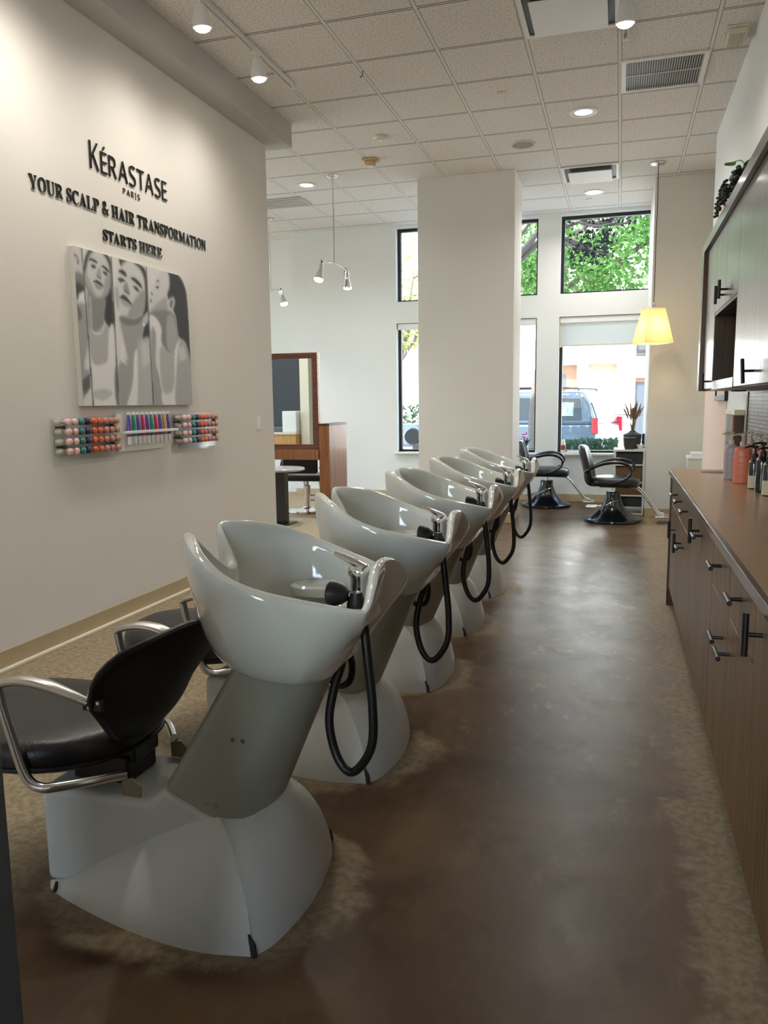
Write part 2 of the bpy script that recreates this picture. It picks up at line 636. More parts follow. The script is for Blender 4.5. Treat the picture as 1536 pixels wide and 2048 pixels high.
GLYPH = {"bY":[[[101,0],[101,17],[117,19],[131,22],[141,26],[148,32],[154,39],[157,50],[160,64],[161,81],[161,179],[46,387],[38,402],[29,414],[21,423],[14,429],[1,435],[-13,438],[-13,455],[207,455],[207,438],[195,438],[167,432],[156,416],[164,392],[248,226],[333,366],[340,378],[345,389],[348,399],[349,408],[345,421],[336,430],[320,436],[298,438],[295,438],[295,455],[439,455],[439,438],[431,436],[423,434],[416,430],[409,424],[383,392],[268,203],[268,81],[269,64],[271,50],[275,39],[280,32],[288,26],[298,22],[311,19],[328,17],[328,0]]],"bO":[[[261,-11],[236,-10],[213,-6],[190,-1],[169,7],[148,17],[129,29],[111,43],[94,58],[79,75],[66,93],[55,113],[45,134],[37,156],[32,179],[29,203],[28,228],[29,252],[32,276],[37,299],[45,321],[55,342],[66,362],[79,380],[95,397],[112,413],[130,426],[149,438],[170,448],[192,456],[216,462],[240,465],[265,466],[290,465],[313,462],[336,456],[357,448],[378,439],[397,427],[415,414],[431,399],[446,382],[459,364],[471,344],[481,323],[488,301],[494,277],[497,253],[498,228],[497,203],[494,179],[488,156],[481,134],[471,113],[459,93],[446,75],[430,58],[414,43],[395,29],[376,17],[355,7],[333,-1],[310,-6],[286,-10]],[[265,12],[315,26],[351,66],[372,133],[379,228],[377,278],[371,321],[362,358],[348,389],[330,412],[310,430],[286,440],[260,443],[210,430],[174,389],[152,322],[145,228],[147,178],[153,135],[163,98],[177,67],[195,43],[215,26],[238,16]]],"bU":[[[248,-13],[205,-10],[168,-2],[138,10],[114,29],[96,52],[83,81],[76,115],[73,155],[73,379],[72,394],[70,406],[66,416],[61,424],[53,429],[43,434],[30,437],[15,439],[15,455],[240,455],[240,439],[202,432],[185,415],[181,379],[181,140],[182,112],[186,88],[193,68],[203,51],[216,39],[232,29],[252,24],[275,22],[326,31],[363,56],[385,99],[392,159],[392,378],[391,393],[389,406],[385,416],[379,423],[371,429],[360,433],[346,437],[328,439],[328,455],[474,455],[474,439],[460,436],[448,432],[439,427],[433,421],[428,414],[425,404],[423,392],[422,378],[422,181],[420,133],[412,92],[398,58],[380,32],[356,13],[325,-2],[290,-10]]],"bR":[[[15,0],[15,17],[31,19],[45,22],[55,26],[62,32],[68,39],[72,50],[74,64],[75,81],[75,379],[74,394],[71,406],[68,416],[62,424],[55,429],[44,434],[32,437],[16,439],[16,455],[217,455],[264,453],[305,448],[339,439],[367,426],[389,409],[405,388],[414,363],[417,334],[411,296],[392,265],[360,241],[315,224],[432,50],[452,26],[478,17],[480,17],[480,0],[338,0],[201,212],[182,212],[182,81],[183,64],[185,50],[189,39],[194,32],[202,26],[212,22],[225,19],[242,17],[242,0]],[[182,234],[203,234],[228,235],[249,240],[266,248],[280,258],[290,272],[298,290],[302,311],[304,336],[299,378],[284,407],[259,425],[224,431],[212,431],[202,429],[195,426],[190,422],[186,417],[184,409],[182,398],[182,385]]],"bS":[[[43,-11],[43,158],[62,158],[72,124],[83,94],[96,70],[111,50],[129,34],[149,24],[172,17],[197,15],[215,16],[231,20],[245,27],[257,36],[266,47],[273,60],[277,74],[279,89],[275,110],[265,129],[248,146],[225,160],[163,191],[135,205],[112,221],[92,236],[77,253],[65,270],[56,289],[51,309],[50,332],[51,352],[54,370],[60,387],[67,403],[77,417],[88,429],[101,440],[115,449],[131,457],[148,462],[166,465],[185,466],[229,461],[282,448],[291,446],[300,445],[307,446],[313,450],[318,457],[320,466],[339,466],[339,319],[322,319],[317,337],[310,354],[303,370],[293,385],[283,398],[272,410],[261,420],[248,429],[235,436],[222,441],[208,444],[194,445],[178,443],[163,440],[151,434],[140,426],[131,417],[125,406],[121,394],[120,380],[121,368],[124,356],[129,346],[137,336],[147,328],[159,319],[173,311],[189,303],[253,273],[273,263],[290,253],[305,243],[317,233],[328,222],[337,211],[344,200],[350,188],[354,176],[357,162],[359,148],[359,133],[358,112],[354,93],[348,75],[339,58],[328,43],[314,29],[298,18],[281,8],[261,0],[240,-6],[217,-9],[192,-10],[158,-8],[126,1],[98,9],[85,12],[69,7],[61,-11]]],"bC":[[[257,-11],[224,-9],[193,-3],[164,6],[137,20],[113,37],[91,56],[72,79],[56,104],[43,132],[34,162],[28,194],[26,228],[28,262],[34,294],[43,323],[56,351],[72,376],[92,399],[114,418],[139,435],[166,448],[195,458],[226,464],[259,465],[283,464],[309,459],[337,451],[367,440],[388,435],[399,437],[408,443],[415,452],[419,465],[437,465],[437,308],[420,308],[407,338],[392,364],[375,387],[356,407],[335,423],[313,434],[290,441],[265,443],[212,430],[174,389],[151,321],[144,226],[152,138],[177,74],[219,36],[278,24],[298,25],[318,29],[338,35],[358,45],[377,56],[395,71],[412,87],[428,106],[447,89],[409,45],[365,14],[314,-5]]],"bA":[[[-9,0],[-9,18],[1,19],[9,21],[17,25],[24,30],[30,38],[36,47],[43,60],[49,75],[206,466],[224,465],[384,87],[392,70],[399,55],[405,44],[411,34],[417,27],[425,22],[433,19],[443,18],[443,0],[229,0],[229,18],[253,20],[270,25],[280,34],[283,46],[273,81],[253,132],[103,132],[79,71],[76,59],[75,48],[78,35],[87,26],[102,20],[124,18],[128,18],[128,0]],[[113,161],[242,161],[177,319]]],"bL":[[[15,0],[15,17],[31,19],[45,22],[55,26],[62,32],[68,39],[72,50],[74,64],[75,81],[75,379],[74,394],[71,407],[68,417],[62,425],[55,430],[44,434],[32,437],[16,439],[16,455],[250,455],[250,439],[208,434],[201,431],[196,427],[191,422],[188,416],[182,379],[182,83],[185,47],[200,31],[234,28],[257,28],[278,31],[297,34],[315,40],[330,47],[345,56],[358,67],[370,80],[381,95],[391,112],[400,132],[409,154],[427,154],[402,0]]],"bP":[[[15,0],[15,17],[31,19],[45,22],[55,26],[62,32],[68,39],[72,50],[74,64],[75,81],[75,379],[74,394],[71,406],[68,416],[62,424],[55,429],[44,434],[32,437],[16,439],[16,455],[214,455],[253,454],[287,452],[315,447],[336,440],[352,432],[366,422],[379,411],[390,398],[398,383],[404,367],[408,350],[409,332],[406,305],[398,280],[385,259],[367,240],[343,225],[314,214],[281,208],[242,206],[182,206],[182,81],[183,64],[185,50],[189,39],[194,32],[202,26],[212,22],[225,19],[242,17],[242,0]],[[182,230],[201,230],[225,231],[244,235],[260,243],[272,253],[281,266],[287,283],[291,304],[292,329],[291,354],[288,375],[283,392],[275,406],[265,417],[252,425],[236,430],[216,431],[189,424],[182,398]]],"bH":[[[15,0],[15,17],[31,19],[45,22],[55,26],[62,32],[68,39],[72,50],[74,64],[75,81],[75,379],[74,394],[71,406],[68,416],[62,424],[55,429],[44,434],[32,437],[16,439],[16,455],[242,455],[242,439],[204,432],[187,415],[182,379],[182,251],[342,251],[342,379],[337,415],[320,432],[282,439],[282,455],[507,455],[507,439],[491,437],[478,434],[468,429],[461,424],[456,417],[452,407],[450,394],[449,379],[449,81],[450,65],[452,52],[456,41],[461,33],[468,27],[478,22],[491,19],[507,17],[507,0],[282,0],[282,17],[298,19],[311,21],[321,25],[329,31],[335,38],[339,49],[341,63],[342,81],[342,221],[182,221],[182,81],[183,64],[185,50],[189,39],[194,32],[202,26],[212,22],[225,19],[242,17],[242,0]]],"bI":[[[13,0],[13,17],[29,20],[42,23],[53,27],[61,32],[67,39],[72,49],[74,61],[75,75],[75,387],[74,401],[72,412],[68,421],[63,427],[55,432],[45,435],[31,437],[13,439],[13,455],[244,455],[244,439],[228,437],[214,435],[204,432],[196,427],[190,421],[186,412],[183,401],[183,387],[183,77],[187,44],[206,26],[246,17],[246,0]]],"bT":[[[92,0],[92,17],[109,18],[123,21],[134,25],[142,31],[148,39],[152,50],[155,64],[156,81],[156,433],[149,433],[124,431],[102,426],[82,416],[65,403],[51,387],[41,367],[33,344],[29,318],[11,318],[11,455],[410,455],[410,317],[394,317],[381,368],[357,404],[319,426],[269,433],[263,433],[263,81],[264,63],[267,49],[271,38],[276,30],[284,25],[296,21],[310,18],[328,17],[328,0]]],"bN":[[[403,-11],[107,350],[107,79],[108,62],[110,49],[113,38],[119,31],[126,26],[136,21],[150,19],[167,17],[167,0],[18,0],[18,17],[54,23],[71,41],[76,79],[76,388],[36,433],[18,439],[18,455],[156,455],[391,169],[391,377],[386,414],[369,431],[331,439],[331,455],[480,455],[480,439],[464,437],[450,434],[440,430],[433,425],[428,417],[425,407],[422,393],[422,377],[422,-11]]],"bF":[[[15,0],[15,17],[31,19],[45,23],[55,28],[62,34],[68,42],[72,53],[74,67],[75,84],[75,375],[74,391],[71,405],[67,416],[61,423],[54,429],[43,433],[30,436],[14,439],[14,455],[394,455],[394,320],[377,320],[374,339],[369,357],[362,372],[355,385],[347,397],[336,406],[324,414],[310,420],[294,425],[275,428],[254,430],[230,431],[200,429],[186,421],[182,398],[182,247],[190,247],[211,249],[229,253],[244,260],[256,270],[266,284],[274,301],[280,322],[284,347],[302,347],[302,118],[285,118],[280,146],[274,168],[266,187],[257,200],[244,211],[229,218],[210,222],[189,224],[182,224],[182,81],[188,43],[191,36],[196,31],[202,27],[210,24],[219,21],[229,19],[242,18],[257,17],[257,0]]],"bM":[[[14,0],[14,17],[30,19],[43,22],[53,26],[61,32],[67,39],[72,50],[74,63],[75,79],[75,382],[71,416],[53,432],[15,439],[15,455],[185,455],[317,142],[449,455],[617,455],[617,439],[602,437],[590,433],[580,429],[573,423],[567,416],[563,405],[561,393],[560,378],[560,85],[565,43],[568,36],[571,31],[576,26],[582,23],[617,17],[617,0],[396,0],[396,17],[433,25],[438,28],[443,32],[447,38],[450,44],[455,83],[455,399],[288,0],[270,0],[105,389],[105,80],[106,62],[109,48],[113,37],[120,30],[128,24],[139,20],[153,18],[169,17],[169,0]]],"bE":[[[14,0],[14,17],[30,18],[44,20],[55,24],[62,30],[68,37],[72,48],[74,62],[75,78],[75,369],[74,389],[72,405],[68,417],[62,425],[54,431],[44,435],[31,438],[16,439],[16,455],[399,455],[399,320],[383,320],[378,349],[369,373],[356,392],[340,406],[320,417],[295,424],[266,429],[232,430],[200,428],[186,417],[183,388],[183,246],[193,246],[214,247],[232,252],[247,259],[259,269],[269,282],[277,300],[283,321],[288,345],[304,345],[304,118],[287,118],[285,137],[282,154],[278,169],[273,181],[267,192],[259,201],[251,208],[241,213],[229,217],[216,220],[202,222],[185,222],[183,222],[183,67],[183,56],[185,47],[188,40],[192,35],[198,32],[206,29],[217,28],[230,28],[254,28],[276,30],[295,34],[313,39],[330,45],[345,53],[358,63],[371,75],[382,89],[393,105],[402,123],[411,143],[430,143],[402,0]]],"b&":[[[187,-7],[154,-5],[125,2],[99,13],[77,28],[59,46],[46,69],[38,95],[36,125],[37,149],[43,172],[51,191],[63,208],[79,223],[96,238],[116,252],[139,266],[99,318],[91,332],[85,348],[82,364],[81,382],[83,406],[89,426],[99,444],[114,459],[132,471],[153,480],[177,485],[204,487],[230,485],[252,480],[272,472],[289,460],[303,445],[313,427],[318,407],[320,383],[319,363],[314,344],[305,327],[293,312],[279,297],[262,283],[244,270],[224,258],[354,133],[362,144],[370,155],[377,168],[382,181],[401,240],[461,240],[455,219],[449,198],[442,179],[434,160],[425,142],[415,125],[404,110],[392,95],[490,0],[410,0],[352,56],[336,43],[319,31],[300,20],[281,11],[261,3],[238,-2],[214,-6]],[[188,293],[206,304],[222,315],[235,326],[245,336],[252,347],[258,358],[261,370],[262,383],[261,395],[258,405],[253,415],[246,423],[237,430],[227,435],[215,438],[202,439],[189,438],[177,435],[166,430],[156,424],[148,416],[143,406],[139,395],[138,383],[139,371],[142,360],[146,349],[151,338],[158,328],[167,317],[177,305]],[[189,46],[209,47],[229,49],[246,54],[263,60],[277,67],[291,75],[303,84],[314,93],[175,229],[157,218],[142,207],[129,196],[118,185],[109,173],[103,160],[99,144],[97,127],[99,109],[104,94],[111,80],[122,68],[136,58],[151,51],[169,47]]],"sK":[[[65,0],[65,480],[126,480],[126,243],[167,289],[208,334],[338,480],[408,480],[218,271],[416,0],[345,0],[175,229],[126,186],[126,0]]],"sÉ":[[[64,0],[64,480],[339,480],[339,0]],[[98,34],[306,34],[306,445],[98,445]]],"sR":[[[65,0],[65,480],[197,480],[239,477],[275,471],[305,460],[329,446],[348,426],[361,403],[369,375],[372,343],[371,325],[369,308],[364,293],[358,279],[350,267],[342,256],[332,247],[322,239],[311,232],[300,225],[288,220],[276,215],[408,0],[337,0],[221,198],[126,198],[126,0]],[[126,249],[197,249],[225,251],[248,255],[267,262],[283,272],[294,285],[303,301],[308,319],[310,340],[308,362],[303,381],[294,396],[281,407],[265,416],[245,422],[222,426],[194,427],[126,427]]],"sA":[[[0,0],[187,482],[242,482],[428,0],[366,0],[308,148],[118,148],[61,0]],[[138,202],[290,202],[236,347],[230,367],[221,396],[214,419],[203,378],[193,347]]],"sS":[[[166,-7],[146,-6],[127,-5],[109,-3],[91,-1],[75,3],[60,7],[46,11],[34,16],[34,74],[47,69],[61,64],[77,59],[94,54],[112,51],[131,48],[150,46],[169,46],[194,47],[216,51],[234,57],[249,66],[261,78],[270,91],[275,106],[277,123],[276,134],[274,145],[271,154],[267,163],[261,170],[253,178],[243,185],[232,192],[219,199],[203,207],[184,214],[164,222],[135,233],[110,246],[89,261],[72,276],[58,294],[48,314],[42,338],[40,364],[42,382],[45,400],[51,415],[60,429],[70,442],[83,454],[97,463],[114,471],[132,478],[151,483],[172,485],[193,486],[213,486],[231,484],[249,482],[266,479],[282,475],[297,470],[312,465],[326,459],[307,408],[253,426],[238,429],[223,431],[208,433],[192,433],[171,432],[153,428],[137,422],[124,414],[114,404],[107,392],[103,378],[101,363],[102,352],[104,341],[107,332],[111,323],[117,315],[125,308],[134,301],[144,294],[157,288],[171,281],[188,274],[206,267],[227,259],[245,251],[262,242],[278,233],[291,224],[303,214],[314,203],[322,191],[329,178],[333,163],[336,146],[337,128],[334,98],[326,72],[311,48],[291,29],[266,13],[236,2],[203,-4]]],"sT":[[[156,0],[156,426],[7,426],[7,480],[366,480],[366,426],[217,426],[217,0]]],"sE":[[[65,0],[65,480],[333,480],[333,426],[126,426],[126,277],[321,277],[321,224],[126,224],[126,53],[333,53],[333,0]]],"sP":[[[65,0],[65,480],[192,480],[236,477],[273,470],[304,459],[329,443],[348,422],[361,398],[369,370],[372,338],[371,319],[368,300],[362,282],[354,264],[344,248],[330,233],[314,220],[294,208],[272,199],[245,192],[215,188],[181,187],[126,187],[126,0]],[[126,238],[174,238],[206,240],[234,244],[257,251],[276,261],[291,274],[301,290],[308,311],[310,336],[308,357],[302,376],[293,392],[280,405],[263,415],[242,422],[216,426],[187,428],[126,428]]],"sI":[[[27,0],[27,35],[83,48],[83,431],[27,445],[27,480],[200,480],[200,445],[144,431],[144,48],[200,35],[200,0]]]}
POSTER = [[188,0,0,60,-2,69,152,2,153],[80,-1,42,17,39,31,57,32,79,18,74,26,61,13,46,0,48],[120,2,123,64,129,75,191,22,217,-2,239],[70,0,169,61,173,72,191,22,217,-1,247],[215,22,213,77,189,76,262,12,261],[150,2,270,72,266,73,410,25,552,70,562,4,617,0,395],[105,-1,262,17,276,33,314,11,339,3,332],[90,4,613,72,574,73,639,6,697],[205,10,689,69,647,78,733,1,733],[196,60,-2,283,5,276,733,75,733],[55,69,74,93,23,124,-1,204,-7,251,2,280,34,278,149,275,183,281,365,198,310,213,215,88,189,71,121],[192,86,83,104,41,129,11,170,-3,224,4,259,37,269,85,260,152,228,196,172,215,119,209,86,174,74,124],[160,77,128,91,122,123,169,146,206,119,209,86,174],[150,221,124,268,93,260,152,228,196,186,212,210,174],[50,105,49,127,37,166,44,173,55,133,48],[50,197,62,226,58,261,76,258,85,218,68],[62,117,70,146,62,162,74,136,83],[62,205,86,236,82,252,100,223,99],[150,158,109,183,69,192,76,195,103,199,121,170,117],[85,161,112,195,119,192,126,165,119],[60,130,144,159,133,193,143,209,159,184,155,151,147],[140,141,151,180,156,202,164,169,177,146,167],[128,85,190,139,213,220,210,210,256,196,339,186,372,91,384,78,349],[160,90,209,112,218,105,379,86,373],[165,76,369,124,383,196,343,236,360,216,519,86,525],[212,79,385,87,529,180,527,210,499,236,352,281,365,276,733,78,733],[235,81,369,124,383,169,376,196,335,200,339,172,381,124,389],[110,267,534,276,626,276,733,257,712,253,627],[180,88,663,177,650,231,670,166,704,91,696],[205,283,5,586,4,587,733,276,733],[55,355,31,383,4,462,-2,531,5,581,40,583,229,580,379,517,377,534,265],[196,313,112,338,67,371,24,417,1,484,5,544,37,567,95,555,202,527,253,454,286,364,282,315,257,299,196],[150,458,195,553,127,557,201,523,251,455,284,394,281],[165,303,146,330,159,324,244,315,257,299,196],[50,335,65,368,53,398,63,404,83,366,74],[70,325,102,365,93,395,105,348,119],[48,439,83,479,79,525,100,536,122,477,99],[70,451,119,492,122,521,145,481,141],[140,368,142,401,108,415,132,427,166,389,161],[80,372,148,425,165,418,171,378,158],[55,332,197,365,177,403,188,443,223,393,207,356,198],[158,338,201,392,210,438,226,390,234,354,222],[150,327,285,454,288,535,256,517,381,465,446,389,537,377,490,348,389],[115,327,287,454,289,526,262,520,293,436,322,354,321],[180,524,293,551,255,582,238,578,288,546,313],[240,525,303,547,301,546,315,528,316],[150,293,533,376,503,440,469,404,623,343,733,284,733],[172,513,388,583,376,598,528,587,733,434,733,467,420],[192,499,413,564,391,580,507,505,532],[215,431,483,463,455,434,733,350,733,412,623],[230,337,437,348,436,333,488,367,521,360,525,321,497],[205,586,4,1000,0,1000,733,587,733],[58,778,2,894,-3,972,61,992,173,997,365,998,521,958,383,877,341,858,234,777,127],[196,607,133,635,108,662,73,699,28,743,6,804,7,807,82,777,131,776,205,709,230,601,228,608,196,626,176,610,164,634,142],[75,671,75,691,55,720,70,693,63],[60,664,98,702,88,687,107],[70,610,130,639,139,628,147],[110,604,165,628,173,611,189],[160,723,156,780,145,776,207,684,232,609,229],[192,774,166,823,132,858,140,844,184,795,215],[110,801,165,824,147,839,152,821,186,803,193],[125,601,237,771,210,849,235,877,350,864,398,771,446,697,386,696,295,599,259],[160,769,243,839,245,866,375,780,436,749,383],[214,599,255,664,266,699,313,697,341,600,345],[150,600,345,650,349,629,504,673,594,688,733,595,733],[212,650,350,697,341,680,479,685,659,658,572,654,457],[168,687,414,771,449,846,423,807,614,764,662,694,654,670,525],[212,677,656,727,677,806,635,830,424,896,362,859,470,818,733,688,733],[160,896,362,958,387,998,487,1000,733,818,733,850,494],[192,873,403,929,389,962,465,876,488],[60,57,-2,63,-3,79,733,71,733],[60,281,3,288,2,281,733,272,733],[60,583,4,590,3,592,733,582,733]]

# ------------------------------------------------------------------ the room
ZC = 3.728
struct('floor', mbox(-9, 1.4, -3.2, 11.2, -0.12, 0), M['floor'], flat=True)
struct('ceiling', mbox(-9, 1.4, -3.2, 11.2, ZC, ZC + 0.12), M['ceiling'], flat=True)
struct('roof_slab', mbox(-12, 6, -6, 11.6, ZC + 0.3, ZC + 2.6), M['stucco'], flat=True)
struct('wall_left', mbox(-3.13, -2.98, -3.0, 6.5, 0, ZC), M['wall'], flat=True)
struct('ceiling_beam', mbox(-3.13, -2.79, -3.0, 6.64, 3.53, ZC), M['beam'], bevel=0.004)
struct('wall_right', mbox(0.78, 0.98, -3.0, 8.14, 0, ZC, 0.92, 1.12, 8.14, 9.4, 0, ZC), M['wall_cool'], flat=True)
struct('wall_pier', mbox(0.30, 1.25, 9.4, 10.9, 0, ZC), M['wall'], bevel=0.004)
struct('column', mbox(-2.17, -1.117, 8.61, 9.23, 0, ZC), M['wall'], bevel=0.004)
struct('wall_rear', mbox(-9, -2.2, -3.2, -3.0, 0, ZC, 0.0, 1.1, -3.2, -3.0, 0, ZC, -2.2, 0.0, -3.2, -3.0, 0, 0.8, -2.2, 0.0, -3.2, -3.0, 2.55, ZC), M['wall'], flat=True)
bm = B()
for xx in (-2.2, -1.12, -0.045):
    box(bm, xx, xx + 0.045, -3.13, -3.07, 0.8, 2.55)
box(bm, -2.2, 0.0, -3.13, -3.07, 0.8, 0.84)
box(bm, -2.2, 0.0, -3.13, -3.07, 2.51, 2.55)
wf = struct('window_8', bm, M['frame'])  # unseen window added behind the camera to let in fill daylight
obj('glass_pane', mbox(-2.18, -0.02, -3.103, -3.097, 0.82, 2.53), M['pane'], wf, flat=True)
struct('rear_yard', mbox(-9.3, 20, -40, -6, -0.5, -0.2, -9.3, 20, -6, -3.2, -0.5, -0.2), M['walk'], flat=True)
struct('wall_farleft', mbox(-9.2, -9.0, -3.2, 4.6, 0, ZC, -9.2, -9.0, 10.4, 11.2, 0, ZC, -9.2, -9.0, 4.6, 10.4, 0, 0.6, -9.2, -9.0, 4.6, 10.4, 3.5, ZC), M['wall_cool'], flat=True)
bm = B()
for yy in (4.6, 6.5, 8.45, 10.36):
    box(bm, -9.14, -9.08, yy, yy + 0.045, 0.6, 3.5)
box(bm, -9.14, -9.08, 4.6, 10.4, 0.6, 0.64)
box(bm, -9.14, -9.08, 4.6, 10.4, 3.46, 3.5)
wf = struct('window_7', bm, M['frame'])  # unseen window, added to bring daylight onto the back wall
obj('glass_pane', mbox(-9.113, -9.107, 4.62, 10.38, 0.62, 3.48), M['pane'], wf, flat=True)
struct('wall_dark', mbox(-8.2, -5.15, 3.0, 3.15, 0, 3.0), M['dark_wall'], flat=True)
struct('wall_front', mbox(-1.5, -0.775, 0.70, 0.80, 0, 1.15), M['grey_wall'], bevel=0.004)
# wall towards the street, with its six openings
WINX = [(-3.0, -2.2), (-1.95, -1.08), (-0.79, 0.30)]
bm = B()
xs = -4.56
for x0, x1 in WINX:
    box(bm, xs, x0, 10.68, 10.90, 0, ZC)
    for z0, z1 in ((0, 0.65), (2.42, 2.71), (3.69, ZC)):
        box(bm, x0, x1, 10.68, 10.90, z0, z1)
    xs = x1
box(bm, -4.56, -4.40, 10.90, 11.2, 0, ZC)
box(bm, -9, -4.56, 11.03, 11.2, 0, ZC)
struct('wall_back', bm, M['wall_cool'], flat=True)
wn = 0
for ci, (x0, x1) in enumerate(WINX):
    for z0, z1 in ((0.65, 2.42), (2.71, 3.69)):
        wn += 1
        f = 0.042
        bm = B()
        ya, yb = 10.775, 10.845
        box(bm, x0, x1, ya, yb, z0, z0 + 0.028)
        box(bm, x0, x1, ya, yb, z1 - f, z1)
        box(bm, x0, x0 + f, ya, yb, z0 + 0.028, z1 - f)
        if ci != 2:
            box(bm, x1 - f * 0.6, x1, ya, yb, z0 + 0.028, z1 - f)
        wf = struct('window_%d' % wn, bm, M['frame'], bevel=0.003)
        obj('glass_pane', mbox(x0 + f * 0.5, x1, 10.807, 10.813, z0 + 0.02, z1 - 0.03), M['pane'], wf, flat=True)
        if z0 < 1:
            obj('window_sill', mbox(x0 - 0.03, min(x1 + 0.03, 0.298), 10.60, 10.775, z0 - 0.028, z0), M['white'], wf, bevel=0.004)
# baseboards
struct('baseboard_left', mbox(-2.98, -2.972, -3, 6.5, 0.012, 0.103), M['base'], bevel=0.003)
struct('trim_1', mbox(-2.972, -2.945, -3, 6.48, 0, 0.016), M['strip'], bevel=0.003)
struct('baseboard_back', mbox(-4.56, 0.30, 10.668, 10.68, 0, 0.10), M['base'], bevel=0.003)
struct('baseboard_column', mbox(-2.18, -1.107, 8.60, 9.24, 0, 0.10), M['base'], bevel=0.003)
struct('baseboard_pier', mbox(0.29, 0.92, 9.39, 9.40, 0, 0.10, 0.29, 0.30, 9.39, 10.67, 0, 0.10), M['base'], bevel=0.003)
# painted arch on the right wall
pts = [(6.52, 0.0)] + [(7.33 - 0.81 * math.cos(PI * k / 24), 2.22 + 0.81 * math.sin(PI * k / 24)) for k in range(25)] + [(8.138, 0.0)]
ar = struct('trim_2', prism(B(), pts, 'x', 0.776, 0.781), M['pink'], flat=True)

# ------------------------------------------------------------------ outside
struct('side_yard', mbox(-40, -9.3, -6, 11.3, -0.5, -0.20), M['walk'], flat=True)
struct('street_ground', mbox(-40, 40, 11.3, 80, -0.5, -0.20), M['asphalt'], flat=True)
struct('sidewalk', mbox(-40, 40, 10.9, 14.6, -0.20, -0.06, -40, 40, 23.5, 27.0, -0.2, -0.06), M['walk'], flat=True)
rnd = random.Random(3)

def leaves(cx, cy, cz, rx, ry, rz, n, size, rg, shell=0.35, low=None):
    vs, fs = [], []
    while len(fs) < n:
        a = Vector((rg.gauss(0, 1), rg.gauss(0, 1), rg.gauss(0, 1))).normalized()
        rad = rg.uniform(shell, 1) ** 0.6
        c = Vector((cx + a.x * rx * rad, cy + a.y * ry * rad, cz + a.z * rz * rad))
        if low is not None and c.z < low:
            continue
        for _ in range(3):
            cc = c + Vector((rg.gauss(0, 1), rg.gauss(0, 1), rg.gauss(0, 0.8))) * size * 1.6
            u = Vector((rg.gauss(0, 1), rg.gauss(0, 1), rg.gauss(0, 1))).normalized()
            v = u.cross(Vector((rg.gauss(0, 1), rg.gauss(0, 1), rg.gauss(0, 1)))).normalized()
            s = size * rg.uniform(0.6, 1.3)
            k = len(vs)
            vs += [cc + u * s, cc + v * s * 0.5, cc - u * s * 0.8, cc - v * s * 0.5]
            fs.append((k, k + 1, k + 2, k + 3))
    return vs, fs

def tree(name, label, loc, trunk, clumps, lm, size, rg, n, branches=True):
    t = thing(name, label, 'tree', loc, group='street trees outside the windows')
    bm = B()
    tube(bm, trunk[0], trunk[1], 10, smooth=4)
    top = Vector(trunk[0][-1])
    if branches:
        for c in clumps:
            e = Vector(c[:3])
            s = Vector(trunk[0][-2]).lerp(top, rg.uniform(0.1, 1))
            mid = s.lerp(e, 0.5) + Vector((rg.uniform(-.2, .2), rg.uniform(-.2, .2), 0.25))
            tube(bm, [s, mid, e], [trunk[1][-1] * 0.7, 0.05, 0.02], 6, smooth=4)
            for q in range(3):
                e2 = e + Vector((rg.uniform(-1, 1) * c[3], rg.uniform(-1, 1) * c[4], rg.uniform(-.9, .6) * c[5]))
                tube(bm, [mid.lerp(e, 0.5), mid.lerp(e2, 0.7), e2], [0.03, 0.02, 0.008], 5, smooth=3)
    obj('trunk', bm, M['bark'], t)
    vs, fs = [], []
    for c in clumps:
        v, f = leaves(*c, n, size, rg)
        k = len(vs)
        vs += v
        fs += [tuple(i + k for i in q) for q in f]
    obj('crown', (vs, fs), M[lm], t, flat=True)
    return t

tree('broadleaf_tree', 'leaning green tree whose leaves fill the upper right window', (-1.35, 15.5, -0.06),
     ([(-0.15, 0, 0), (-0.22, 0, 1.2), (-0.05, 0, 2.4), (0.25, 0.1, 3.6)], [0.16, 0.13, 0.11, 0.09]),
     [(0.3, 0, 3.7, 1.2, 1.2, 0.75), (1.6, 0.2, 3.9, 1.2, 1.2, 0.9), (-0.5, 0.3, 4.3, 1.1, 1.2, 0.9), (1.0, 0.4, 4.9, 1.6, 1.3, 0.8),
      (2.5, 0.3, 4.6, 1.0, 1.2, 0.9)], 'leaf', 0.066, rnd, 2400)
tree('shade_tree', 'dark leaved tree showing at the left of the upper right window', (-2.42, 13.3, -0.06),
     ([(0, 0, 0), (0.05, 0, 1.6), (0.2, 0, 2.9), (0.7, 0, 4.0)], [0.13, 0.11, 0.09, 0.06]),
     [(1.95, 0, 4.65, 0.42, 0.5, 0.55), (2.25, 0, 4.35, 0.40, 0.4, 0.3), (1.9, 0.2, 3.85, 0.35, 0.4, 0.28), (1.4, 0, 4.5, 0.4, 0.5, 0.5)], 'leaf_d', 0.05, rnd, 260)
tree('young_tree', 'pale yellow-green young tree seen through the narrow left windows', (-5.3, 17.2, -0.2),
     ([(0.15, 0, 0), (0.2, 0, 1.2), (0.45, 0, 2.2), (0.8, 0.1, 3.4)], [0.09, 0.08, 0.06, 0.04]),
     [(0.5, 0, 3.9, 1.0, 1.0, 0.7), (0.9, 0, 4.6, 1.1, 1.0, 0.7), (-0.2, 0.2, 4.8, 1.0, 1.0, 0.8), (0.5, 0, 3.0, 0.6, 0.6, 0.35), (1.3, 0.1, 3.5, 0.6, 0.8, 0.6)],
     'leaf_y', 0.075, rnd, 260)
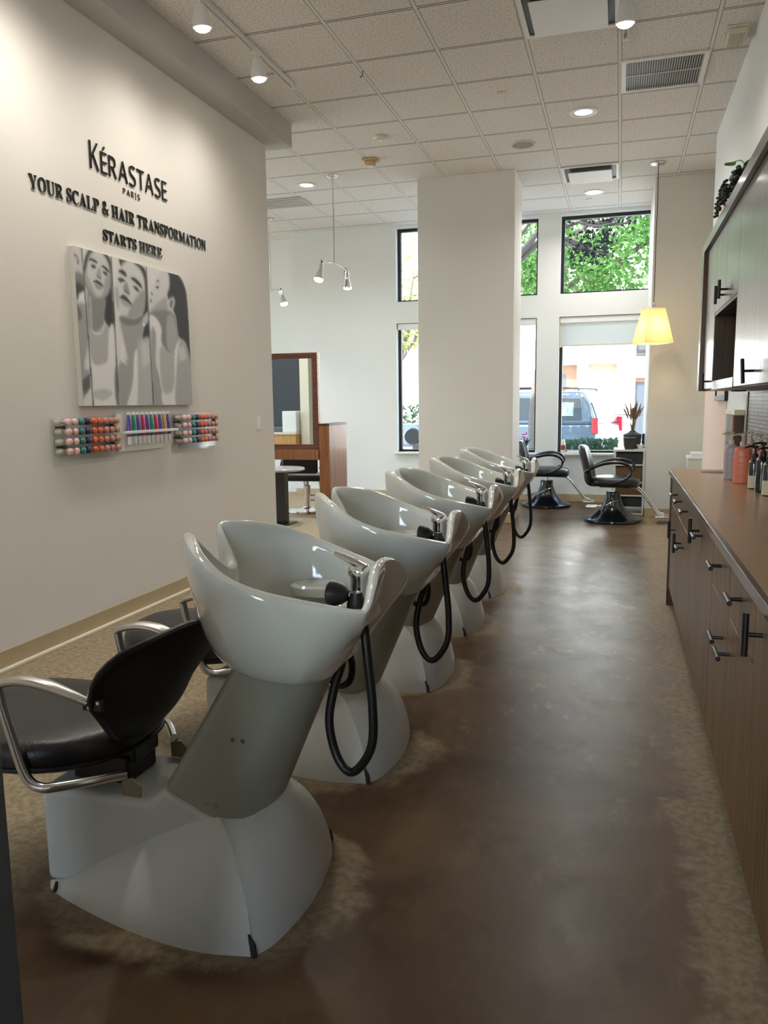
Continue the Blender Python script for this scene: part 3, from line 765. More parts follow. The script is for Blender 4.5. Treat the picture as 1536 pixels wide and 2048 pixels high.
bt = tree('bare_tree', 'nearly bare tree across the street, seen through the narrow left window', (-6.9, 24.2, -0.1),
     ([(0, 0, 0), (0.1, 0, 1.4), (-0.1, 0, 2.6), (0.1, 0, 4)], [0.2, 0.16, 0.12, 0.08]),
     [(-0.6, 0, 4.4, 1.2, 0.8, 0.7), (0.8, 0, 4.2, 1.2, 0.8, 0.8), (0, 0, 3.2, 1.4, 0.6, 0.5)], 'leaf_y', 0.07, rnd, 60)
dup(bt, (-3.15, 24.2, -0.1), 'nearly bare tree across the street, seen through the middle window', R(140))

def hedge(name, label, x0, x1, y0, y1, z0, z1, n, size, group=None):
    vs, fs = [], []
    for _ in range(n):
        c = Vector((rnd.uniform(x0, x1), rnd.uniform(y0, y1), rnd.uniform(z0, z1)))
        u = Vector((rnd.gauss(0, 1), rnd.gauss(0, 1), rnd.gauss(0, 1))).normalized()
        v = u.cross(Vector((rnd.gauss(0, 1), rnd.gauss(0, 1), rnd.gauss(0, 1)))).normalized()
        s = size * rnd.uniform(0.6, 1.4)
        k = len(vs)
        vs += [c + u * s, c + v * s * 0.5, c - u * s, c - v * s * 0.5]
        fs.append((k, k + 1, k + 2, k + 3))
    o = obj(name, (vs, fs), M['hedge'], flat=True)
    return tag(o, label, 'hedge', group)

hedge('boxwood_hedge', 'low clipped hedge just outside the wide right window', -0.95, -0.02, 12.6, 13.3, -0.06, 0.72, 3600, 0.035)
hedge('tall_hedge', 'dense hedge across the street seen in the narrow left window', -8.5, -5.0, 25.0, 25.6, -0.06, 1.25, 1800, 0.07)

# building across the street
t = thing('townhouse', 'bright white stucco townhouse across the street', 'building', (0, 30, -0.06))
bm = B()
for a in ((-14, -2.25, 0, 0.4, 0, 9), (-1.55, -1.15, 0, 0.4, 0, 2.72), (-0.15, 0.50, 0, 0.4, 0, 2.72), (-2.25, 0.50, 0, 0.4, 2.72, 9),
          (0.95, 9, 0, 0.4, 0, 9), (0.50, 0.95, 0, 0.4, 2.2, 2.95), (0.50, 0.95, 0, 0.4, 4.2, 9), (-14, 9, 0.9, 1.2, 0, 9)):
    box(bm, *a)
obj('facade', bm, M['stucco'], t, flat=True)
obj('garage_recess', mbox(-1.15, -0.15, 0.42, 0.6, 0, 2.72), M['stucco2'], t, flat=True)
obj('brick_bay', mbox(-2.25, -1.55, 0.42, 0.6, 0, 2.72), M['brick'], t, flat=True)
obj('bay_window', mbox(-2.23, -1.98, 0.37, 0.43, 1.8, 2.4), M['darkdoor'], t, flat=True)
obj('front_door', mbox(0.50, 0.92, 0.2, 0.3, 0, 2.05), M['darkdoor'], t, bevel=0.01)
obj('transom', mbox(0.50, 0.95, 0.2, 0.3, 2.05, 2.2), M['brick'], t)
obj('upper_window', mbox(0.52, 0.93, 0.25, 0.3, 3.2, 4.1), M['darkdoor'], t)
obj('balcony_rail', mbox(0.48, 0.97, -0.05, 0.0, 3.0, 3.06), M['fence'], t)
obj('balcony_rail', mbox(0.48, 0.97, -0.05, 0.0, 3.35, 3.38), M['fence'], t)
obj('wall_lantern', mbox(0.2, 0.34, -0.12, 0.0, 2.1, 2.45, 0.15, 0.39, -0.15, 0.0, 2.45, 2.5), M['offwhite'], t, bevel=0.01)
# iron fence
bm = B()
for k in range(34):
    x = -0.35 + k * 0.115
    box(bm, x, x + 0.018, 0, 0.018, 0, 1.15 + 0.12 * (k % 6 == 0))
box(bm, -0.35, 3.5, 0, 0.02, 0.95, 0.98)
box(bm, -0.35, 3.5, 0, 0.02, 0.12, 0.15)
fo = obj('iron_fence', bm, M['fence'], flat=True)
fo.location = (0, 24.6, -0.06)
tag(fo, 'black iron picket fence on the far side of the street', 'fence')

# parked car
def suv():
    t = thing('parked_suv', 'silver-blue SUV parked on the street beyond the window', 'car', (-2.55, 19.56, -0.2), math.atan2(0.27, -0.96))
    low = [(-2.40, 0.42), (-2.44, 0.62), (-2.38, 1.02), (2.70, 1.00), (3.00, 0.82), (3.02, 0.42)]
    bm = B()
    for prof, hw in ((low, lambda z: 0.95 if z < 0.9 else 0.935),):
        va = [bm.verts.new((x, -hw(z), z)) for x, z in prof]
        vb = [bm.verts.new((x, hw(z), z)) for x, z in prof]
        bm.faces.new(va)
        bm.faces.new(vb[::-1])
        for i in range(len(prof)):
            j = (i + 1) % len(prof)
            bm.faces.new((va[i], va[j], vb[j], vb[i]))
    upp = [(-2.38, 1.0), (-2.22, 1.45), (-2.02, 1.74), (0.65, 1.76), (0.92, 1.70), (1.65, 1.02)]
    def hw2(z):
        return 0.935 - (z - 1.0) * 0.26
    va = [bm.verts.new((x, -hw2(z), z)) for x, z in upp]
    vb = [bm.verts.new((x, hw2(z), z)) for x, z in upp]
    bm.faces.new(va)
    bm.faces.new(vb[::-1])
    for i in range(len(upp)):
        j = (i + 1) % len(upp)
        bm.faces.new((va[i], va[j], vb[j], vb[i]))
    obj('body', bm, M['carpaint'], t, bevel=0.07, seg=4, angle=50)
    for s in (-1, 1):
        for poly, nm in (([(-2.06, 1.10), (-1.98, 1.58), (-1.28, 1.60), (-1.22, 1.10)], 'rear_side_window'),
                         ([(-1.12, 1.10), (-1.16, 1.60), (-0.30, 1.62), (-0.20, 1.10)], 'rear_door_window'),
                         ([(-0.10, 1.10), (-0.18, 1.62), (0.78, 1.62), (1.32, 1.10)], 'front_door_window')):
            bm = B()
            a = [bm.verts.new((x, s * (hw2(z) - 0.02), z)) for x, z in poly]
            b = [bm.verts.new((x, s * (hw2(z) + 0.012), z)) for x, z in poly]
            bm.faces.new(a)
            bm.faces.new(b[::-1])
            for i in range(4):
                bm.faces.new((a[i], a[(i + 1) % 4], b[(i + 1) % 4], b[i]))
            wo = obj(nm, bm, M['carglass'], t, flat=True)
            if nm == 'rear_side_window':
                bm = B()
                q = [(-1.86, 1.2), (-1.84, 1.5), (-1.42, 1.51), (-1.36, 1.2)]
                a = [bm.verts.new((x, s * (hw2(z) + 0.010), z)) for x, z in q]
                b = [bm.verts.new((x, s * (hw2(z) + 0.016), z)) for x, z in q]
                bm.faces.new(a)
                bm.faces.new(b[::-1])
                for i in range(4):
                    bm.faces.new((a[i], a[(i + 1) % 4], b[(i + 1) % 4], b[i]))
                obj('see_through_patch', bm, M['see_through'], wo, flat=True)  # opaque pale patch painted for the light seen through the cabin
        obj('tail_light', mbox(-2.45, -2.30, s * 0.955 - 0.04, s * 0.955 + 0.015, 0.80, 1.16), M['taillight'], t, bevel=0.02)
        obj('roof_rail', tube(B(), [(-1.9, s * 0.66, 1.76), (-1.7, s * 0.66, 1.83), (0.0, s * 0.66, 1.85), (0.25, s * 0.66, 1.78)], 0.025, 8, smooth=3), M['black'], t)
        for wx in (-1.45, 1.95):
            obj('wheel', lathe(B(), [(0.05, -0.1), (0.2, -0.12), (0.34, -0.11), (0.37, -0.06), (0.37, 0.06), (0.34, 0.11), (0.2, 0.12), (0.05, 0.1)], 24,
                               (wx, s * 0.86, 0.37), 'y'), M['tyre'], t)
    obj('rear_window', prism(B(), [(-2.36, 1.10), (-2.22, 1.50), (-2.16, 1.48), (-2.30, 1.08)], 'y', -0.70, 0.70), M['carglass'], t)
    obj('rear_bumper', mbox(-2.52, -2.36, -0.93, 0.93, 0.42, 0.68), M['carpaint'], t, bevel=0.04)
    obj('side_moulding', mbox(-1.9, 1.9, -0.968, -0.94, 0.62, 0.72), M['steel'], t, bevel=0.01)
    return t
suv()
# gas meter with pipes just outside the left window
t = thing('gas_meter', 'grey gas meter with white pipe elbow outside the left window', 'meter', (-3.32, 12.2, -0.06))
obj('pipe', tube(B(), [(-0.10, 0, 0), (-0.10, 0, 0.72), (-0.04, 0, 0.84), (0.06, 0, 0.84)], 0.055, 12, smooth=4), M['white'], t)
obj('meter_body', lathe(B(), [(0.02, -0.1), (0.12, -0.1), (0.14, -0.05), (0.14, 0.05), (0.12, 0.1), (0.02, 0.1)], 20, (0.16, 0, 0.86), 'y'), M['steel'], t)
obj('regulator', lathe(B(), [(0.03, 0), (0.03, 0.72), (0.09, 0.72), (0.10, 0.80), (0.05, 0.84), (0.01, 0.84)], 16, (0.34, 0, 0)), M['steel'], t)
tag(obj('flower_planter', lathe(B(), [(0.1, 0), (0.16, 0.05), (0.2, 0.7), (0.18, 0.7), (0.14, 0.66), (0.01, 0.64)], 20, (-1.28, 11.6, -0.06)), M['rubber']),
    'dark round planter outside the middle window', 'planter')

# ------------------------------------------------------------------ ceiling fittings
def spot(parent, loc, energy, col, size=R(110), blend=0.7, rad=0.04, rot=(0, 0, 0)):
    d = bpy.data.lights.new('lamp_light', 'SPOT')
    d.energy = energy * LAMP
    d.color = col
    d.spot_size = size
    d.spot_blend = blend
    d.shadow_soft_size = rad
    o = bpy.data.objects.new('lamp_light', d)
    link(o, parent)
    o.location = loc
    o.rotation_euler = rot
    return o
WARM = (1.0, 0.94, 0.85)
NEUT = (1.0, 0.98, 0.96)
COOL = (0.90, 0.97, 1.0)

def track_head(parent, x, y, tilt=(0, 0)):
    """cylinder head on a short stem below the rail; positions local to the track"""
    h = obj('lamp_head', lathe(B(), [(0.018, 0.0), (0.03, -0.005), (0.042, -0.04), (0.052, -0.075), (0.056, -0.11), (0.056, -0.125), (0.050, -0.126), (0.046, -0.112), (0.01, -0.110)], 24), M['white'], parent)
    h.location = (x, y, -0.055)
    h.rotation_euler = (tilt[0], tilt[1], 0)
    obj('bulb', lathe(B(), [(0.001, -0.108), (0.046, -0.110), (0.049, -0.122), (0.042, -0.137), (0.025, -0.146), (0.001, -0.149)], 24), M['bulb'], h)
    obj('adaptor', mbox(-0.022, 0.022, -0.05, 0.05, 0.022, 0.055, -0.012, 0.012, -0.012, 0.012, 0.0, 0.03), M['white'], h, bevel=0.004)
    return h

def track(label, x, y0, y1, heads, energy):
    energies = energy if isinstance(energy, tuple) else (energy,) * len(heads)
    t = thing('track_light', label, 'track light', (x, y0, ZC), group='ceiling track lights')
    L = y1 - y0
    bm = mbox(-0.018, -0.012, 0, L, -0.034, -0.001, 0.012, 0.018, 0, L, -0.034, -0.001, -0.012, 0.012, 0, L, -0.010, -0.001)
    obj('rail', bm, M['white'], t, bevel=0.002)
    obj('end_cap', mbox(-0.02, 0.02, L, L + 0.03, -0.037, -0.001), M['white'], t, bevel=0.003)
    for y, e_ in zip(heads, energies):
        track_head(t, 0, y - y0, (R(8), R(0)))
        spot(t, (0, y - y0, -0.225), e_, WARM, R(165), 1.0, 0.11)
    return t
track('white track light along the beam above the lettered wall, two lit heads showing', -2.44, 1.6, 5.83, (2.1, 3.35, 4.47, 5.24), (58, 58, 34, 32))  # the two nearer heads are added out of view to brighten the wall
track('white track light over the aisle, its last lit head showing at the top edge', -0.035, 4.2, 5.78, (5.20,), 40)

def downlight(label, x, y, m_, energy, col, group='recessed downlights'):
    t = thing('recessed_downlight', label, 'downlight', (x, y, ZC), group=group)
    obj('trim_ring', lathe(B(), [(0.085, -0.001), (0.115, -0.001), (0.116, -0.006), (0.108, -0.010), (0.088, -0.009), (0.085, -0.004)], 32), M['white'], t)
    obj('lamp_lens', lathe(B(), [(0.001, -0.006), (0.05, -0.006), (0.086, -0.003), (0.086, -0.001), (0.001, -0.001)], 32), m_, t)
    d = bpy.data.lights.new('downlight_light', 'AREA')
    d.shape = 'DISK'
    d.size = 0.15
    d.energy = energy * LAMP
    d.color = col
    d.spread = R(150)
    o = bpy.data.objects.new('downlight_light', d)
    link(o, t)
    o.location = (0, 0, -0.02)
    return t
downlight('recessed downlight with bluish lens, between the slatted grille and the grey speaker', -0.364, 7.152, M['bulb_cool'], 13, COOL)
downlight('recessed downlight beside the twin spot pendant stem', -3.389, 8.445, M['bulb_cool'], 30, COOL)
downlight('bright recessed downlight in front of the upper right window', -0.366, 9.80, M['bulb_far'], 18, NEUT)

def flush(name, label, cat, x, y, prof, m_, parts=()):
    t = thing(name, label, cat, (x, y, ZC))
    obj('housing', lathe(B(), prof, 32), m_, t)
    return t
t = flush('smoke_detector', 'small round white smoke detector on the ceiling', 'detector', -2.157, 7.20, [(0.001, -0.03), (0.04, -0.03), (0.055, -0.024), (0.062, -0.010), (0.07, -0.008), (0.07, -0.001), (0.001, -0.001)], M['offwhite'])
obj('sensor_cap', lathe(B(), [(0.001, -0.036), (0.02, -0.036), (0.024, -0.03), (0.001, -0.029)], 20), M['white'], t)
t = flush('ceiling_speaker', 'flat grey round speaker in a ceiling tile', 'speaker', -0.944, 7.818, [(0.10, -0.012), (0.112, -0.009), (0.115, -0.001), (0.10, -0.001)], M['offwhite'])
obj('grille', lathe(B(), [(0.001, -0.0145), (0.06, -0.0142), (0.100, -0.0128), (0.100, -0.012), (0.001, -0.012)], 32), M['speaker'], t)
t = flush('sprinkler_cover', 'tiny round sprinkler cover plate near the middle of the ceiling', 'sprinkler', -0.96, 6.526, [(0.001, -0.010), (0.035, -0.009), (0.042, -0.006), (0.042, -0.001), (0.001, -0.001)], M['offwhite'])
t = flush('sprinkler_cover', 'tiny round sprinkler cover beside the bright far downlight', 'sprinkler', -0.428, 10.12, [(0.001, -0.010), (0.035, -0.009), (0.042, -0.006), (0.042, -0.001), (0.001, -0.001)], M['offwhite'])
t = thing('motion_sensor', 'yellowed boxy alarm sensor on the ceiling above the twin spot pendant', 'sensor', (-2.443, 7.787, ZC))
obj('mount_plate', mbox(-0.07, 0.07, -0.06, 0.06, -0.022, -0.001), M['yellowed'], t, bevel=0.006)
obj('sensor_body', mbox(-0.05, 0.05, -0.045, 0.045, -0.06, -0.022), M['yellowed'], t, bevel=0.012)
obj('lens', mbox(-0.032, 0.032, -0.035, 0.035, -0.076, -0.06), M['white'], t, bevel=0.008)
t = thing('wall_chime', 'small ribbed beige box in the ceiling corner by the right wall', 'sensor', (0.665, 6.0, ZC))
obj('back_plate', mbox(-0.07, 0.07, -0.13, 0.13, -0.012, -0.001), M['offwhite'], t, bevel=0.003)
bm = B()
for k in range(9):
    box(bm, -0.05 + k * 0.0115, -0.044 + k * 0.0115, -0.10, 0.10, -0.05, -0.044)
obj('ribs', bm, M['offwhite'], t)
obj('cover', mbox(-0.06, 0.06, -0.11, 0.11, -0.044, -0.012), M['offwhite'], t, bevel=0.004)
# return grille
t = thing('return_air_grille', 'slatted return air grille in the ceiling near the right wall', 'vent', (0.235, 6.50, ZC))
obj('backing', mbox(-0.27, 0.27, -0.28, 0.28, -0.004, -0.001), M['rubber'], t, flat=True)
obj('frame', mbox(-0.295, 0.295, -0.30, -0.27, -0.016, -0.001, -0.295, 0.295, 0.27, 0.30, -0.016, -0.001, -0.295, -0.26, -0.27, 0.27, -0.016, -0.001, 0.26, 0.295, -0.27, 0.27, -0.016, -0.001), M['white'], t, bevel=0.003)
for k in range(31):
    x = -0.252 + k * 0.0168
    obj('slat', prism(B(), [(x, -0.016), (x + 0.003, -0.016), (x + 0.004, -0.0045), (x + 0.001, -0.0045)], 'y', -0.27, 0.27), M['white'], t, flat=True)
obj('cross_bar', mbox(-0.26, 0.26, -0.006, 0.006, -0.007, -0.004), M['white'], t)
# plaque diffusers
def diffuser(label, x, y, rx, ry, drop):
    t = thing('air_diffuser', label, 'vent', (x, y, ZC), group='ceiling air diffusers')
    obj('cone', mbox(-rx, rx, -ry, -ry + 0.03, -0.015, -0.001, -rx, rx, ry - 0.03, ry, -0.015, -0.001, -rx, -rx + 0.03, -ry + 0.03, ry - 0.03, -0.015, -0.001, rx - 0.03, rx, -ry + 0.03, ry - 0.03, -0.015, -0.001), M['white'], t, bevel=0.003)
    obj('dark_throat', mbox(-rx + 0.03, rx - 0.03, -ry + 0.03, ry - 0.03, -0.003, -0.001), M['steel'], t, flat=True)
    obj('plaque', mbox(-rx + 0.07, rx - 0.07, -ry + 0.07, ry - 0.07, -drop - 0.008, -drop), M['white'], t, bevel=0.004)
    return t
diffuser('large square air diffuser cut by the top edge of the photo', -0.37, 5.33, 0.30, 0.30, 0.03)
diffuser('square air diffuser with drop plate near the far windows', -0.37, 8.98, 0.29, 0.29, 0.045)
t = thing('supply_vent', 'grey ceiling vent above the mirror corner', 'vent', (-3.93, 9.06, ZC))
obj('frame', mbox(-0.29, 0.29, -0.2, 0.2, -0.012, -0.001), M['beam'], t, bevel=0.003)
for k in range(5):
    obj('louvre', mbox(-0.25, 0.25, -0.15 + k * 0.07, -0.11 + k * 0.07, -0.02, -0.012), M['beam'], t, flat=True)
tag(obj('ceiling_hook', tube(B(), [(-1.865, 5.79, ZC), (-1.865, 5.79, ZC - 0.03), (-1.875, 5.79, ZC - 0.045), (-1.885, 5.79, ZC - 0.03)], 0.003, 6, smooth=3), M['steel']),
    'tiny wire hook hanging from the ceiling grid', 'hook')

# twin spot pendants on stems
def twin_pendant(label, x, y, ang):
    t = thing('spot_pendant', label, 'pendant light', (x, y, ZC), ang, group='chrome spot pendants')
    obj('canopy', lathe(B(), [(0.001, -0.001), (0.065, -0.001), (0.065, -0.012), (0.045, -0.03), (0.012, -0.036), (0.001, -0.036)], 24), M['chrome'], t)
    obj('stem', tube(B(), [(0, 0, -0.03), (0, 0, -0.90)], 0.0085, 10), M['chrome'], t)
    obj('arm', tube(B(), [(-0.30, 0, -0.965), (-0.2, 0, -0.925), (0, 0, -0.90), (0.2, 0, -0.925), (0.30, 0, -0.965)], 0.008, 10, smooth=5), M['chrome'], t)
    for s in (-1, 1):
        h = obj('spot_head', lathe(B(), [(0.012, 0.05), (0.022, 0.05), (0.024, 0.0), (0.028, -0.03), (0.048, -0.10), (0.050, -0.115), (0.044, -0.114), (0.02, -0.09)], 22), M['chrome'], t)
        h.location = (s * 0.30, 0, -1.00)
        h.rotation_euler = (R(6), -s * R(14), 0)
        obj('bulb', lathe(B(), [(0.001, -0.10), (0.043, -0.106), (0.047, -0.122), (0.036, -0.138), (0.001, -0.146)], 20), M['bulb_far'], h)
        obj('wire', tube(B(), [(0, 0, 0.05), (0.0, 0.012, 0.09), (-0.03 * s, 0.014, 0.075), (-0.045 * s, 0.01, 0.03), (-0.04 * s, 0.005, 0.0)], 0.0035, 6, smooth=4), M['rubber'], h)
        spot(t, (s * 0.31, 0, -1.17), 26, NEUT, R(125), 1.0, 0.04)
    return t
twin_pendant('chrome twin spot pendant on a full stem beside the left window', -2.985, 8.18, R(82))
twin_pendant('chrome spot pendant half hidden behind the lettered wall', -4.45, 9.745, R(-38))

# cloth shade pendant
t = thing('shade_pendant', 'cream fabric shade pendant lamp hanging in front of the right pier', 'pendant light', (0.305, 8.83, 0))
obj('canopy', lathe(B(), [(0.001, ZC - 0.001), (0.075, ZC - 0.001), (0.075, ZC - 0.014), (0.07, ZC - 0.02), (0.01, ZC - 0.022), (0.001, ZC - 0.022)], 26), M['alu'], t)
obj('cord', tube(B(), [(0, 0, ZC - 0.02), (0.004, 0, 3.3), (0.0, 0, 2.9), (0.003, 0, 2.5), (0, 0, 2.33)], 0.004, 8, smooth=4), M['rubber'], t)
obj('socket', lathe(B(), [(0.001, 2.34), (0.012, 2.34), (0.022, 2.32), (0.022, 2.27), (0.018, 2.20), (0.001, 2.20)], 16), M['alu'], t)
a = R(24)
def sq(h, z):
    return [(h * (cx * math.cos(a) - cy * math.sin(a)), h * (cx * math.sin(a) + cy * math.cos(a)), z) for cx, cy in ((-1, -1), (1, -1), (1, 1), (-1, 1))]
bm = B()
loft(bm, [sq(0.088, 2.275), sq(0.158, 1.915), sq(0.155, 1.915), sq(0.085, 2.272)], cap=False, close_v=True)
sh = obj('lamp_shade', bm, M['shade'], t, bevel=0.003, angle=30)
obj('bulb', ball(B(), (0, 0, 2.13), 0.034, sz=1.2), M['bulb'], t)
pd = bpy.data.lights.new('shade_light', 'POINT')
pd.energy = 5 * LAMP
pd.color = (1.0, 0.84, 0.58)
pd.shadow_soft_size = 0.05
po = bpy.data.objects.new('shade_light', pd)
link(po, t)
po.location = (0, 0, 2.06)
# added lamps, out of view behind the lettered wall, to brighten that area
downlight('added unseen downlight over the styling area behind the lettered wall', -6.0, 6.0, M['bulb_cool'], 40, COOL)
downlight('added unseen downlight above the dark wall seen in the mirror', -5.5, 4.2, M['bulb_cool'], 26, NEUT)

# ------------------------------------------------------------------ lettering on the left wall
def lettering(name, label, text, pre, y0, y1, z, cap, first_scale=1.0, gap=None, depth=0.007, thin=-0.0006):
    X = 0.0
    polys = []
    base = 462.0 if pre == 'b' else 471.0
    for i, ch in enumerate(text):
        if ch == ' ':
            X += 190
            continue
        P = GLYPH[pre + ch] if ch != 'É' else GLYPH[pre + 'E'] + [[(150, 500), (215, 610), (290, 610), (195, 500)]]
        allx = [q[0] for r in P for q in r]
        x0, x1 = min(allx), max(allx)
        s = first_scale if i == 0 else 1.0
        for r in P:
            polys.append([(X + (q[0] - x0) * (1 + (s - 1) * 0.3), q[1] * s) for q in r])
        X += (x1 - x0) * (1 + (s - 1) * 0.3) + (gap if gap is not None else 40)
        if i + 1 < len(text) and ch in 'A' and text[i + 1] in 'T':
            X -= 40
        if ch == 'T' and i + 1 < len(text) and text[i + 1] == 'A':
            X -= 50
        if ch == 'L' and i + 1 < len(text) and text[i + 1] in 'PT':
            X -= 10
    W = max(q[0] for r in polys for q in r)
    sx = (y1 - y0) / W
    sz = cap / base
    cu = bpy.data.curves.new(name, 'CURVE')
    cu.dimensions = '2D'
    cu.fill_mode = 'BOTH'
    cu.extrude = depth / 2
    cu.offset = thin
    for r in polys:
        sp = cu.splines.new('POLY')
        sp.points.add(len(r) - 1)
        for p, q in zip(sp.points, r):
            p.co = (q[0] * sx, q[1] * sz, 0, 1)
        sp.use_cyclic_u = True
    tmp = bpy.data.objects.new('tmp', cu)
    me = bpy.data.meshes.new_from_object(tmp)
    bpy.data.objects.remove(tmp)
    me.transform(Matrix(((0, 0, 1, -2.98 + depth / 2 + 0.001), (1, 0, 0, y0), (0, 1, 0, z), (0, 0, 0, 1))))
    me.materials.clear()
    me.materials.append(M['letter'])
    me.name = name
    o = bpy.data.objects.new(name, me)
    link(o)
    tag(o, label, 'wall lettering', 'raised black lettering on the left wall')
    return o
lettering('raised_lettering', 'raised black brand name lettering, the largest line on the left wall', 'KÉRASTASE', 's', 4.075, 4.885, 2.697, 0.122, 1.26, 75, 0.008, -0.0012)
lettering('raised_lettering', 'small raised black city name under the brand lettering', 'PARIS', 's', 4.388, 4.566, 2.629, 0.036, 1.0, 190, 0.004, -0.0005)
lettering('raised_lettering', 'long raised black serif line about scalp and hair transformation', 'YOUR SCALP & HAIR TRANSFORMATION', 'b', 3.560, 5.388, 2.463, 0.074)
lettering('raised_lettering', 'short raised black serif line just above the portrait canvas', 'STARTS HERE', 'b', 4.160, 4.790, 2.312, 0.065)

# ------------------------------------------------------------------ portrait canvas
def poster_mesh():
    W_, H_ = 300, 220
    img = np.full((H_, W_), 205.0)
    yy, xx = np.mgrid[0:H_, 0:W_]
    px = (xx + 0.5) / W_ * 1000
    py = (yy + 0.5) / H_ * 733
    for P in POSTER:
        q = [(P[i], P[i + 1]) for i in range(1, len(P), 2)]
        # soft outline: round the polygon with Catmull-Rom
        if len(q) > 4:
            pts = []
            for i in range(len(q)):
                p0, p1, p2, p3 = q[i - 1], q[i], q[(i + 1) % len(q)], q[(i + 2) % len(q)]
                for k in range(4):
                    t = k / 4
                    pts.append(tuple(0.5 * (2 * b + (c - a_) * t + (2 * a_ - 5 * b + 4 * c - d) * t * t + (3 * b - a_ - 3 * c + d) * t ** 3) for a_, b, c, d in zip(p0, p1, p2, p3)))
            q = pts
        ins = np.zeros((H_, W_), bool)
        for i in range(len(q)):
            x1, y1 = q[i]
            x2, y2 = q[(i + 1) % len(q)]
            if y1 == y2:
                continue
            c = (y1 > py) != (y2 > py)
            ins ^= c & (px < (x2 - x1) * (py - y1) / (y2 - y1) + x1)
        al = ins.astype(float)
        wd_ = min(max(a[0] for a in q) - min(a[0] for a in q), max(a[1] for a in q) - min(a[1] for a in q))
        k = 1 if wd_ < 28 else (4 if wd_ < 70 else 12)
        if P[0] < 70:
            k = min(k, 3)
        if P[0] > 205:
            k = min(k, 4)
        for _ in range(k):
            pd_ = np.pad(al, 1, mode='edge')
            al = (pd_[:-2, 1:-1] + pd_[2:, 1:-1] + pd_[1:-1, :-2] + pd_[1:-1, 2:] + pd_[1:-1, 1:-1] * 2) / 6
        img = img * (1 - al) + P[0] * al
    pd_ = np.pad(img, 1, mode='edge')
    img = (pd_[:-2, 1:-1] + pd_[2:, 1:-1] + pd_[1:-1, :-2] + pd_[1:-1, 2:] + pd_[1:-1, 1:-1] * 4) / 8
    bl = img
    for _ in range(30):
        pd_ = np.pad(bl, 1, mode='edge')
        bl = (pd_[:-2, 1:-1] + pd_[2:, 1:-1] + pd_[1:-1, :-2] + pd_[1:-1, 2:] + pd_[1:-1, 1:-1] * 2) / 6
    img = np.clip((img * 0.72 + bl * 0.28) * 1.10, 0, 232)
    y0, y1, z0, z1 = 3.842, 5.046, 1.335, 2.220
    vs = [(-2.9448, y0 + (y1 - y0) * i / (W_ - 1), z1 + (z0 - z1) * j / (H_ - 1)) for j in range(H_) for i in range(W_)]
    fs = [(j * W_ + i, (j + 1) * W_ + i, (j + 1) * W_ + i + 1, j * W_ + i + 1) for j in range(H_ - 1) for i in range(W_ - 1)]
    me = bpy.data.meshes.new('photo_print')
    me.from_pydata(vs, [], fs)
    at = me.color_attributes.new('print', 'FLOAT_COLOR', 'POINT')
    g = img.reshape(-1) / 255
    lin = np.where(g <= 0.04045, g / 12.92, ((g + 0.055) / 1.055) ** 2.4)
    col = np.ones((len(vs), 4))
    col[:, 0] = lin
    col[:, 1] = lin * 0.975
    col[:, 2] = lin * 0.955
    at.data.foreach_set('color', col.reshape(-1))
    m_ = mat('photo_print', (1, 1, 1, 1), 0.5, spec=0.3)
    n = m_.node_tree.nodes.new('ShaderNodeVertexColor')
    n.layer_name = 'print'
    m_.node_tree.links.new(n.outputs[0], m_.node_tree.nodes['Principled BSDF'].inputs['Base Color'])
    me.materials.append(m_)
    return me
t = thing('portrait_canvas', 'black and white canvas print of a woman in four panels on the left wall', 'picture', (0, 0, 0))
obj('stretcher_frame', mbox(-2.979, -2.9455, 3.840, 5.048, 1.333, 2.222), M['beam'], t, bevel=0.002)
link(bpy.data.objects.new('photo_print', poster_mesh()), t)

